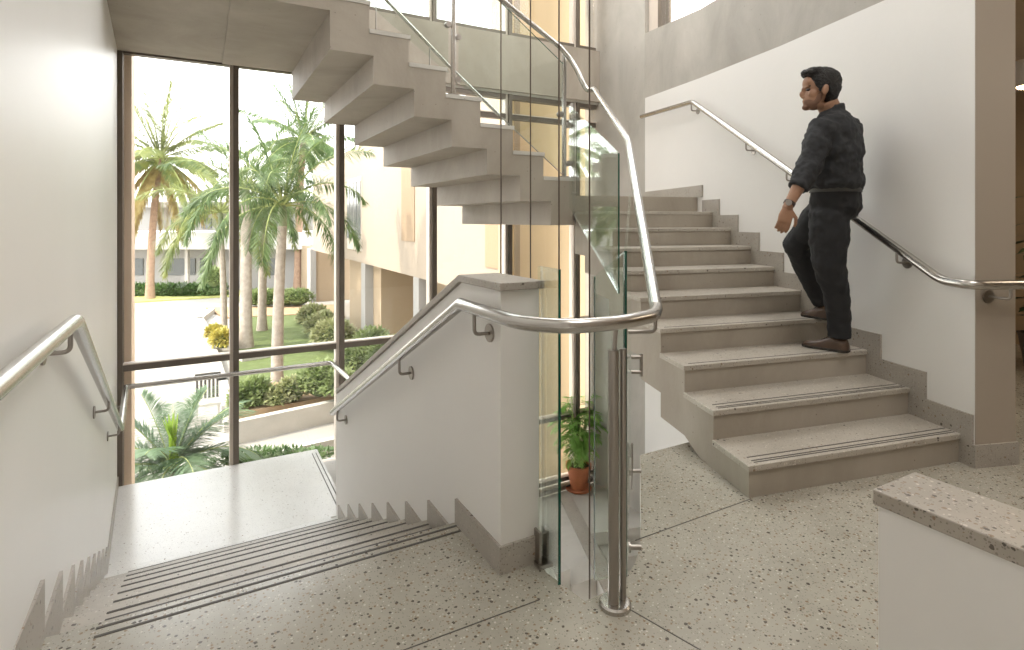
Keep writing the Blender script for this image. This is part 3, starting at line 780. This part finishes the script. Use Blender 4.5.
# ================================================================== OUTSIDE
paving = mat('pale_paving', (.34,.32,.285), .8, bump=.1, bscale=3, var=.08, vscale=1.5)
lawn_m = mat('lawn', (.125,.165,.05), .9, bump=.6, bscale=60, var=.25, vscale=5)
soil = mat('brown_soil', (.42,.29,.17), .95, bump=.5, bscale=12, var=.2, vscale=4)
kerb = mat('kerb_concrete', (.50,.47,.42), .8, bump=.1, bscale=20, var=.1)
cream = mat('cream_render', (.37,.305,.24), .8, bump=.04, bscale=8, var=.04, vscale=.5)
cream_d = mat('ochre_render', (.38,.29,.195), .8, var=.04, vscale=.5)
wht = mat('white_render', (.36,.345,.325), .8, var=.04, vscale=.4)
dglass = mat('dark_window_glass', (.10,.11,.11), .15, spec=.8)
MB().box((-60,4.7,-3.0),(40,120,ZG)).build('ground', paving, kind='structure')
# planter strip, walkway and lawn outside the window
def kerbwall(label, pts, wd, h, z=ZG):
    m = MB()
    for a, b in zip(pts[:-1], pts[1:]):
        a = Vector(a); b = Vector(b); d = (b-a).normalized(); n = Vector((-d.y,d.x))*wd/2
        m.prism([a-n-d*wd*.5, b-n+d*wd*.5, b+n+d*wd*.5, a+n-d*wd*.5], z, z+h)
    return tag(m.build('kerb_wall', kerb), label, 'kerb')
ktop = ZG+.42
def kz(px, py, z): p = onz(px,py,z); return (p.x,p.y)
kerbwall('low concrete planter wall running across behind the walkway', [kz(236,421,ktop), kz(345,398,ktop), kz(420,384,ktop)], .16, .42)
kerbwall('dark concrete kerb on the near side of the walkway, closest to the window', [kz(236,463,ZG+.2), kz(345,438,ZG+.2)], .14, .25)
kerbwall('pale kerb curving away along the right side of the path', [kz(230,420,ZG+.2), kz(222,380,ZG+.2), kz(207,330,ZG+.2), kz(200,318,ZG+.2), kz(212,309,ZG+.2)], .22, .22)
kerbwall('low pale kerb crossing the lawn behind the nearest palm', [kz(245,357,ZG+.15), kz(275,352,ZG+.15), kz(345,338,ZG+.15)], .25, .18)
o = MB().prism([kz(236,412,ZG+.38), kz(345,393,ZG+.38), kz(345,375,ZG+.38), kz(238,385,ZG+.38)], ZG, ZG+.36).build('planting_bed', soil); tag(o, 'brown soil bed behind the planter wall', 'planting bed')
lw_ = MB().prism([kz(233,400,ZG), kz(420,350,ZG), kz(345,320,ZG), kz(300,309,ZG), kz(240,311,ZG)], ZG, ZG+.05).build('lawn', lawn_m, kind='structure')
o = MB().prism([kz(206,309,ZG), kz(335,306,ZG), kz(345,318,ZG), kz(300,316,ZG), kz(225,319,ZG)], ZG, ZG+.08).build('soil_strip', soil, kind='structure')
o = MB().prism([kz(120,304,ZG), kz(245,296,ZG), kz(245,291,ZG), kz(120,293,ZG)], ZG, ZG+.06).build('grass_verge', mat('dry_grass', (.42,.42,.14), .9, bump=.5, bscale=30, var=.2), kind='structure')
# shrubs
def bl(px, py, D, r): p = atD(px, py, D); return ((p.x,p.y,p.z), r)
g = 'green shrubs in the planter bed outside'
bush('shrub', 'round dense green shrub at the right of the planter bed', [bl(322,382,12.,(.50,.4,.42)), bl(338,386,11.8,(.35,.4,.3))], [lf_m,inner_g], 2600, .11, seed=4)
bush('shrub', 'leafy green shrub in the planter just right of the left mullion', [bl(256,396,11.6,(.34,.3,.34)), bl(243,400,11.5,(.25,.3,.28))], [lf_m,inner_g], 1800, .11, seed=5)
bush('shrub', 'sparse pale shrub in the middle of the planter bed', [bl(292,392,11.8,(.34,.25,.28)), bl(278,398,11.6,(.25,.25,.2))], [lf_p,inner_g], 1300, .10, seed=6)
bush('shrub', 'green shrub against the cream building behind the sloping parapet', [bl(372,350,14.5,(.55,.5,.55)), bl(360,362,14.,(.5,.4,.4)), bl(386,357,13.8,(.4,.4,.45))], [lf_m,inner_g], 3000, .13, seed=7)
for i,(px,py,D,lab) in enumerate(((314,318,22.5,'pale green mounded shrub at the far right corner of the lawn'),(324,327,20.,'pale green mounded shrub in the middle of the row along the cream building'),(333,336,18.,'pale green mounded shrub closest in the row along the cream building'))):
    bush('shrub', lab, [bl(px,py,D,(.62,.6,.48))], [lf_p,inner_g], 1400, .16, group='pale shrubs along the lawn edge', seed=10+i)
bush('hedge', 'clipped green hedge at the far side of the lawn', [bl(px,299,27.,(.75,.6,.42)) for px in (258,268,278,288,298)], [lf_m,inner_g], 3600, .16, 'hedge', seed=15)
bush('hedge', 'dark low hedge along the foot of the white building', [bl(px,292,31.,(.9,.6,.40)) for px in (136,150,166,178,190,202,213)], [M['hedge_d'],inner_g], 3600, .2, 'hedge', seed=16)
bush('shrub', 'yellow-leaved shrub beside the path kerb', [bl(222,341,17.5,(.32,.35,.32)), bl(215,334,18.5,(.26,.3,.25))], [lf_c,inner_g], 1300, .14, seed=17)
bush('shrub', 'small green shrub by the pots near the white building', [bl(214,279,28,(.45,.4,.55))], [lf_m,inner_g], 700, .16, seed=18)
bush('shrub', 'dark ground plants under the near kerb by the landing window', [bl(px,458,9.2,(.5,.25,.10)) for px in (245,275,305)], [M['hedge_d'],inner_g], 900, .08, seed=19)

# white building across the court
root = thing('white_building', 'long low white building across the court with grey windows and flat canopy', 'building')
D0 = 33.5; fdir = Vector((CP,-SP)) # faces the camera
pL = atD(40,290,D0); pR = atD(345,290,D0)
d = (pR.xy-pL.xy).normalized(); n = Vector((-d.y,d.x))
def bz(py): return zat(py, D0)
def slabp(name, px0, px1, py0, py1, off, depth, mt, par=root):
    a = atD(px0,290,D0).xy+n*off; b = atD(px1,290,D0).xy+n*off
    return MB().prism([a, b, b+n*depth, a+n*depth], bz(py1), bz(py0)).build(name, mt, par)
slabp('wall', 40, 345, 248, 294, .6, .3, wht)
slabp('canopy', 40, 345, 232, 248.5, -1.0, 1.9, mat('bright_white_render', (.55,.54,.51), .8))
slabp('upper_wall', 40, 345, 205, 232, 4.0, .3, wht)
slabp('parapet', 40, 345, 200, 206, 3.4, 1.2, wht)
for a, b in ((128,137),(161,190),(195,207),(262,272)):
    f_ = slabp('window', a, b, 259, 276, .52, .1, dglass)
slabp('window', 165, 176, 218, 229, 3.9, .12, dglass); slabp('planted_balcony', 131, 156, 217, 229, 3.9, .12, M['hedge_d'])
slabp('door', 302, 307, 250, 290, .5, .15, dglass)
slabp('column', 190.5, 193.5, 248, 288, -.6, .25, kerb); slabp('column', 222, 225, 248, 290, -.6, .25, kerb)
settle(root)

# cream building on the right, its long side running away from the window wall
root = thing('cream_building', 'cream rendered building with recessed ground floor seen through the right panes', 'building')
UF = onz(348.6,259.4,-.1).x
ze = -.1
MB().box((UF,5.35,ze),(UF+2.2,26.6,3.95)).build('upper_volume', cream, root)
def vf(px): return onu(px, 300, UF).y
MB().box((UF,5.35,3.95),(UF+2.2,vf(491),7.6)).build('tall_volume', cream, root)
def vr(px, du): return onu(px, 300, UF+du).y
# recessed ground floor: back wall, piers, door
MB().box((UF+1.9,5.3,ZG),(UF+2.15,26.6,ze)).build('ground_floor_wall', cream_d, root)
for a, b in ((307,310),(361.5,364.5),(414,418),(455,460)):
    v0, v1 = vf(a), vf(b); MB().box((UF+.02,min(v0,v1),ZG),(UF+.30,max(v0,v1)+.12,ze)).build('pier', wht, root)
for a, b in ((312,328),(365,399)):
    v0, v1 = vr(a,.9), vr(b,.9); MB().box((UF+.3,min(v0,v1),ZG),(UF+2.2,max(v0,v1),ze)).build('pier_wall', cream_d, root)
v0, v1 = vr(399.5,1.6), vr(414,1.6)
fr = MB().box((UF+1.6,min(v0,v1),ZG),(UF+1.9,max(v0,v1),ze)).build('glazed_door', M['bronze_l'], root)
for k in range(3):
    a = min(v0,v1)+(max(v0,v1)-min(v0,v1))*(k/3+.04); MB().box((UF+1.57,a,ZG+.1),(UF+1.6,a+(max(v0,v1)-min(v0,v1))*.25,ze-.2)).build('pane', dglass, root)
v0, v1 = vf(362), vf(348)
z1_, z0_ = zat(176,onu(355,300,UF).y) , 0
f = onu(355,178,UF).z; g0 = onu(355,240,UF).z
MB().box((UF-.03,min(v0,v1),g0-.35),(UF+.1,max(v0,v1),f)).build('window', M['bronze_l'], root)
m = MB()
for k in range(4):
    a = min(v0,v1)+(max(v0,v1)-min(v0,v1))*(k/4+.03); m.box((UF-.05,a,g0+.05),(UF-.03,a+(max(v0,v1)-min(v0,v1))*.2,f-.15))
m.build('window_pane', dglass, root)
v0, v1 = vf(415), vf(402); MB().box((UF-.02,min(v0,v1),onu(408,241,UF).z),(UF+.1,max(v0,v1),3.0)).build('tall_niche', mat('niche_render', (.30,.215,.14), .8), root)
v0, v1 = vf(521), vf(486); MB().box((UF-.02,min(v0,v1),onu(505,270,UF).z),(UF+.1,max(v0,v1),1.8)).build('tall_niche', mat('niche_render_near', (.34,.24,.15), .8), root)
settle(root)
root = thing('ochre_wall', 'warm yellow rendered wall close outside the panes behind the void', 'wall')
MB().box((3.0,5.3,ZG),(5.75,5.34,7.6)).build('render', mat('yellow_render', (.66,.50,.30), .8, var=.05, vscale=.8), root)
MB().box((3.25,5.27,ZG),(3.34,5.3,7.6)).build('pilaster', cream_d, root)
settle(root)
# slatted garden chair beside the planter
root = thing('garden_chair', 'grey slatted garden chair standing by the planter kerb on the path', 'chair')
D = 11.6; c = atD(208,412,D); cx_, cy_ = c.x, c.y; z0 = ZG
MB().box((cx_-.24,cy_-.24,z0+.38),(cx_+.24,cy_+.24,z0+.43)).build('seat', kerb, root)
m = MB(); 
for k in range(6): m.box((cx_-.22+k*.075,cy_+.20,z0+.43),(cx_-.22+k*.075+.045,cy_+.23,z0+.92))
m.box((cx_-.24,cy_+.20,z0+.88),(cx_+.24,cy_+.24,z0+.95)); m.build('backrest', mat('weathered_slats', (.07,.063,.055), .7), root)
for a in (-.22,.18):
    for b in (-.22,.18): MB().box((cx_+a,cy_+b,z0),(cx_+a+.04,cy_+b+.04,z0+.38)).build('leg', kerb, root)
settle(root)

# ---- potted bamboo palm on the lower landing
root = thing('potted_plant', 'bushy green plant in a terracotta pot on the lower landing under the void', 'plant')
c = onz(578.5,489,-2.56); 
MB().lathe([(.13,0),(.185,.01),(.19,.035),(.16,.035),(.0,.035)], c).build('saucer', mat('terracotta_saucer', (.38,.13,.06), .8), root, smooth=True)
MB().lathe([(.115,.03),(.165,.31),(.185,.31),(.19,.37),(.165,.37),(.16,.33),(.0,.33)], c).build('pot', mat('terracotta', (.48,.17,.075), .75, var=.12, vscale=9), root, smooth=True)
MB().lathe([(.158,.33),(.10,.35),(.0,.355)], c).build('soil', mat('potting_soil', (.07,.04,.025), 1), root)
rng = random.Random(5); ms = MB(); mf = MB()
for i in range(11):
    az = i*2.4; rr = rng.uniform(.02,.10); b = c+Vector((math.cos(az)*rr, math.sin(az)*rr, .34)); hgt = rng.uniform(.55,1.05); ln = rng.uniform(.04,.16)
    pts = [b+Vector((math.cos(az)*ln*t*t, math.sin(az)*ln*t*t, hgt*t)) for t in (0,.33,.66,1)]
    ms.tube(pts, [.013,.011,.009,.006], 7)
    for k in range(6):
        t = .35+.65*k/5; q = pts[0].lerp(pts[3], t); a2 = az+rng.uniform(-2.6,2.6)
        frond(mf, q, a2, rng.uniform(.1,1.0), rng.uniform(.22,.38), .15, .022, 1.1, 11, seg=6, mi=0, ri=0, rng=rng, ldroop=.4)
ms.build('stems', mat('bamboo_stem', (.42,.52,.20), .5), root, smooth=True)
mf.build('foliage', leafmat('bamboo_leaf', (.30,.52,.13), (.17,.36,.07)), root, fix=False)
settle(root)
# ---- dark leaved plant behind the wall end on the right
root = thing('potted_plant', 'dark broad-leaved plant just visible behind the right wall end', 'plant')
c = atD(1046,430,5.0); c.z = 0
MB().lathe([(.14,0),(.19,.32),(.20,.34),(.17,.34),(.16,.30),(0,.30)], c).build('pot', mat('dark_pot', (.10,.08,.07), .6), root, smooth=True)
rng = random.Random(9); m = MB(); ms = MB()
for i in range(6):
    az = i*1.05; h_ = .8+.25*i; tip = c+Vector((math.cos(az)*.12, math.sin(az)*.12, h_)); ms.tube([c+Vector((0,0,.3)), c.lerp(tip,.5)+Vector((0,0,.1)), tip], [.014,.011,.007], 7)
    for k in range(9):
        a = az+k*.7; t = .35+.65*rng.random(); q = c.lerp(tip, t); leaf_mesh(m, q, (math.cos(a),math.sin(a),.5), rng.uniform(.26,.40), .11, .9, 4)
ms.build('stems', mat('dark_stem', (.10,.12,.06), .6), root); m.build('leaves', leafmat('dark_leaf', (.05,.08,.03), (.03,.05,.02), .1), root, fix=False)
settle(root)
# downlight in the hall
root = thing('ceiling_light', 'glowing warm downlight behind the wall end at the right edge', 'light')
p = atD(1030,86,4.9)
MB().cyl((p.x,p.y,p.z),(p.x,p.y,2.76),.10,24).build('housing', M['white'], root)
em = mat('lamp_glow', (1,.8,.5), .5); em.node_tree.nodes['Principled BSDF'].inputs['Emission Color'].default_value = (1,.72,.40,1); em.node_tree.nodes['Principled BSDF'].inputs['Emission Strength'].default_value = 14
MB().cyl((p.x,p.y,p.z-.012),(p.x,p.y,p.z),.085,24).build('lens', em, root)
settle(root)
#PART4
# ================================================================== THE MAN ON THE STAIRS
skin_m = mat('brown_skin', (.33,.18,.11), .5, bump=.05, bscale=60)
shirt_m = mat('charcoal_shirt', (.024,.025,.028), .85, bump=.5, bscale=16)
trous_m = mat('black_trousers', (.016,.016,.018), .85, bump=.4, bscale=14)
hair_m = mat('black_hair', (.012,.010,.009), .55, bump=.9, bscale=120)
shoe_m = mat('brown_leather', (.075,.042,.026), .35); sole_m = mat('dark_sole', (.03,.025,.02), .7)
belt_m = mat('grey_belt', (.055,.052,.048), .6)
man = thing('person', 'man in charcoal shirt and black trousers climbing the terrazzo steps, seen from behind', 'person')
Rr = Vector((CP,-SP,0)); Fw = Vector((SP,CP,0)); Up = Vector((0,0,1))
fd = (-.75*Rr+.66*Fw); ld = (-.66*Rr-.75*Fw)          # the way he faces, and his left
hf = (-.975*Rr+.22*Fw).normalized(); hl = Up.cross(hf) # his head turns further left
J = atD
def ering(c, a, b, la=ld, fa=fd, n=20, up=None, sq=2.2):
    out = []
    for i in range(n):
        t = 2*math.pi*i/n; ct_, st_ = math.cos(t), math.sin(t)
        x_ = math.copysign(abs(ct_)**(2/sq), ct_); y_ = math.copysign(abs(st_)**(2/sq), st_)
        out.append(Vector(c)+la*a*x_+fa*b*y_)
    return out
def fleshy(name, m, mt, voxel, smooth_it=6, fac=.5, disp=None):
    o = m.build(name, mt, man, smooth=False)
    r = o.modifiers.new('remesh', 'REMESH'); r.mode = 'VOXEL'; r.voxel_size = voxel; r.use_smooth_shade = True
    s_ = o.modifiers.new('smooth', 'SMOOTH'); s_.iterations = smooth_it; s_.factor = fac
    if disp:
        tx = bpy.data.textures.new(name+'_folds', 'CLOUDS'); tx.noise_scale = disp[1]; tx.noise_depth = 2
        d = o.modifiers.new('folds', 'DISPLACE'); d.texture = tx; d.strength = disp[0]; d.mid_level = .5
    return o
shL, shR = J(822,129,3.51), J(850,130,3.72)
elL, elR = J(809,168,3.46), J(843,170,3.80)
wrL, wrR = J(788.5,205,3.42), J(826,196,3.86)
hpL, hpR = J(829,212,3.64), J(826,212,3.80)
knL, knR = J(829,266,3.66), J(796,245,3.98)
anL, anR = J(839,338,3.74), J(821,304,4.08)
hc = J(820,90,3.58)
# --- body: one continuous skin
m = MB()
m.loft([ering(J(832,118,3.60),.06,.055), ering(J(836,130,3.61),.12,.07), ering(J(838,150,3.62),.135,.085), ering(J(836,180,3.64),.12,.08), ering(J(836,205,3.68),.11,.08)])
m.tube([J(835,122,3.61), J(831.5,112,3.60), J(826,101,3.585)], [.070,.064,.064], 16)
for s_, e_, w_ in ((shL,elL,wrL),(shR,elR,wrR)):
    m.tube([s_, s_.lerp(e_,.5), e_, e_.lerp(w_,.35), w_, w_+(w_-e_)*.10], [.045,.042,.040,.043,.029,.027], 14)
for h_, k_, a_ in ((hpL,knL,anL),(hpR,knR,anR)):
    m.tube([h_, h_.lerp(k_,.5), k_, k_.lerp(a_,.35), a_, a_-Up*.05], [.060,.055,.042,.040,.030,.030], 14)
def hp(f_, l_, u_): return hc+hf*f_+hl*l_+Up*u_
def he(f_, l_, u_, rf, rl, ru, tilt=0):
    a1 = hf*math.cos(tilt)+Up*math.sin(tilt); a2 = Up*math.cos(tilt)-hf*math.sin(tilt)
    m.ell(hp(f_,l_,u_), [a1*rf, hl*rl, a2*ru], 20, 14)
he(-.010,0,.032,.098,.078,.094); he(.035,0,-.045,.062,.060,.080,.15); he(.072,0,-.103,.028,.032,.024); he(.03,0,-.085,.055,.055,.035,.5)
he(.075,0,.045,.026,.056,.045); he(.083,0,.016,.016,.048,.010); he(.104,0,-.026,.017,.012,.022,-.4); he(.094,0,-.005,.014,.009,.030,-.25)
he(.090,0,-.066,.014,.024,.008); he(.087,0,-.079,.014,.022,.009); he(.100,0,-.042,.011,.018,.008)
for sg in (-1,1):
    he(-.008,.079*sg,-.016,.020,.010,.033,.2); he(-.003,.074*sg,-.012,.012,.014,.022); he(.05,.048*sg,-.03,.03,.018,.028)
# hands: palm, four fingers, thumb
def hand(w_, dirn, palm_n, side):
    d = dirn.normalized(); nrm = (palm_n-d*palm_n.dot(d)).normalized(); sd_ = d.cross(nrm).normalized()*side
    m.loft([ [w_+d*t+sd_*(a*math.cos(x))+nrm*(b*math.sin(x)) for x in [2*math.pi*i/14 for i in range(14)]] for t,a,b in ((-.01,.027,.019),(.025,.034,.018),(.06,.043,.017),(.095,.042,.014),(.105,.036,.010))])
    for k,(o_,L_) in enumerate(((.031,.076),(.0105,.086),(-.0105,.080),(-.031,.062))):
        b0 = w_+d*.095+sd_*o_; c1 = (d+nrm*.30+sd_*o_*2).normalized(); c2 = (d*.8+nrm*.65).normalized(); c3 = (d*.4+nrm*.95).normalized()
        q1 = b0+c1*L_*.45; q2 = q1+c2*L_*.32; q3 = q2+c3*L_*.25
        m.tube([b0-d*.012, b0, q1, q2, q3], [.0095,.0098,.0092,.0085,.0070], 10)
    t0 = w_+d*.032+sd_*.030; t1 = t0+(d*.55+sd_*.75+nrm*.25).normalized()*.042; t2 = t1+(d*.95+sd_*.25+nrm*.3).normalized()*.036; t3 = t2+(d+nrm*.35).normalized()*.022
    m.tube([t0-sd_*.015, t0, t1, t2, t3], [.014,.014,.0115,.0105,.008], 10)
hd = ((wrL-elL).normalized()*.55+(-Up)*.75-Rr*.05).normalized()
hand(wrL+hd*.008, hd, -Rr*.35+ld*-.8+fd*.1, 1)
hand(wrR, (Up*-.9+fd*.35).normalized(), ld*.9, -1)
fleshy('body', m, skin_m, .0052, 2, .4)
# eyes and brows
m = MB()
for sg in (-1,1): m.ell(hp(.076,.031*sg,-.001), [hf*.014,hl*.014,Up*.009])
m.build('eyes', mat('eye', (.05,.035,.03), .2), man, smooth=True)
m = MB()
for sg in (-1,1): m.tube([hp(.090,.012*sg,.019), hp(.086,.034*sg,.024), hp(.068,.052*sg,.018)], [.004,.0055,.003], 8)
m.build('eyebrows', hair_m, man, smooth=True)
# hair
m = MB()
he(-.022,0,.052,.104,.086,.092); he(-.052,0,.015,.070,.080,.085); he(.040,0,.112,.072,.068,.034,-.12); he(.072,.012,.104,.044,.052,.026,.25); he(-.060,0,-.035,.045,.066,.050)
for sg in (-1,1): he(.012,.070*sg,.040,.040,.016,.046); he(.020,.077*sg,.004,.012,.008,.028)
fleshy('hair', m, hair_m, .006, 3, .5, (.010,.018))
m = MB()                                              # short beard along the jaw
he(.052,0,-.088,.052,.056,.034,.55); he(.080,0,-.108,.026,.030,.020)
for sg in (-1,1): he(.022,.055*sg,-.060,.020,.012,.040,.35)
fleshy('beard', m, mat('short_beard', (.17,.09,.058), .8), .006, 3)
# shirt with rolled sleeves
m = MB()
m.loft([ering(J(832.8,111,3.60),.078,.070), ering(J(834,115.5,3.605),.125,.090), ering(J(835.5,120.5,3.61),.180,.110), ering(J(837,129,3.615),.208,.125), ering(J(838,140,3.62),.216,.138), ering(J(838,152,3.62),.212,.142), ering(J(837,168,3.635),.200,.145), ering(J(836,180,3.65),.200,.152), ering(J(835.5,186,3.665),.208,.162), ering(J(835.5,190,3.675),.188,.150)])
m.tube([shL+ld*-.06+Up*.02, shL+ld*.01, shL.lerp(elL,.35)+ld*.008, shL.lerp(elL,.7), elL, elL.lerp(wrL,.28), elL.lerp(wrL,.50)], [.072,.080,.080,.077,.072,.068,.060], 18)
m.tube([shR+ld*.06+Up*.02, shR-ld*.01, shR.lerp(elR,.5), elR, elR.lerp(wrR,.28), elR.lerp(wrR,.50)], [.072,.078,.072,.068,.062,.056], 18)
m.tube([J(834,119,3.61), J(832.3,112,3.602), J(831.2,106.5,3.60)], [.084,.076,.072], 18)
m.tube([elL.lerp(wrL,.38), elL.lerp(wrL,.56)], [.065,.063], 18)
fleshy('shirt', m, shirt_m, .0085, 3, .5, (.034,.06))
# trousers
m = MB()
m.loft([ering(J(835.5,188,3.67),.172,.135), ering(J(835.5,198,3.685),.180,.148), ering(J(835.5,208,3.70),.182,.152), ering(J(832,219,3.72),.165,.130)])
hL2 = J(829,215,3.655)
m.tube([J(831,200,3.665), hL2, hL2.lerp(knL,.4), knL, J(836,292,3.69), J(839,320,3.73), J(839,337,3.74)], [.085,.120,.120,.098,.082,.072,.070], 18)
m.tube([J(830,202,3.76), hpR, hpR.lerp(knR,.5), knR, knR.lerp(anR,.4), knR.lerp(anR,.85), anR+Up*.015], [.09,.122,.108,.088,.076,.062,.060], 18)
fleshy('trousers', m, trous_m, .0085, 4, .5, (.022,.07))
m = MB(); m.loft([ering(J(835.5,187.5,3.67),.183,.147,n=40), ering(J(835.5,192.5,3.675),.186,.149,n=40)]); m.build('belt', belt_m, man, smooth=True)
# shoes
def shoe(heel, toe, zt_):
    h_ = Vector((heel.x,heel.y,zt_)); t_ = Vector((toe.x,toe.y,zt_)); d = (t_-h_); L_ = d.length; d.normalize(); s_ = Vector((-d.y,d.x,0))
    up = []; sl = []
    for t,wd,hh in ((0,.022,.055),(.04,.036,.085),(.14,.042,.100),(.28,.040,.100),(.42,.041,.084),(.58,.048,.062),(.74,.050,.050),(.88,.042,.040),(.96,.026,.030),(1.0,.010,.018)):
        c_ = h_+d*L_*t; n_ = 18; r_ = []
        for i in range(n_):
            a_ = 2*math.pi*i/n_; x_ = wd*math.cos(a_); z_ = math.sin(a_); r_.append(c_+s_*x_+Up*(.014+max(0,z_)**.8*(hh-.014) if z_ > 0 else .012))
        up.append(r_)
        w2 = wd+.005; sl.append([c_+s_*w2, c_-s_*w2, c_-s_*w2+Up*.016, c_+s_*w2+Up*.016])
    o = MB().loft(up).build('shoe', shoe_m, man, smooth=True)
    so = MB().loft(sl).build('sole', sole_m, o)
    so2 = MB()
    for k in range(4):
        c_ = h_+d*L_*(.40+.055*k)+Up*(.090-.010*k); so2.tube([c_-s_*.018, c_+Up*.004, c_+s_*.018], .0022, 6)
    so2.build('laces', sole_m, o)
shoe(onz(849,353,.48), onz(802.5,345.5,.48), .482)
shoe(onz(830,320.5,.64), onz(802.5,315.5,.64), .642)
# wristwatch
wd_ = (wrL-elL).normalized(); wc = wrL-wd_*.012
o = MB().tube([wc-wd_*.010, wc+wd_*.010], [.034,.0335], 24).build('wristwatch', mat('watch_strap', (.05,.03,.025), .5), man, smooth=True)
n_ = (-Fw*.8-Rr*.5+Up*.1).normalized(); MB().cyl(wc+n_*.030, wc+n_*.040, .018, 20).build('dial', M['steel_d'], o, smooth=True)
settle(man)
#END
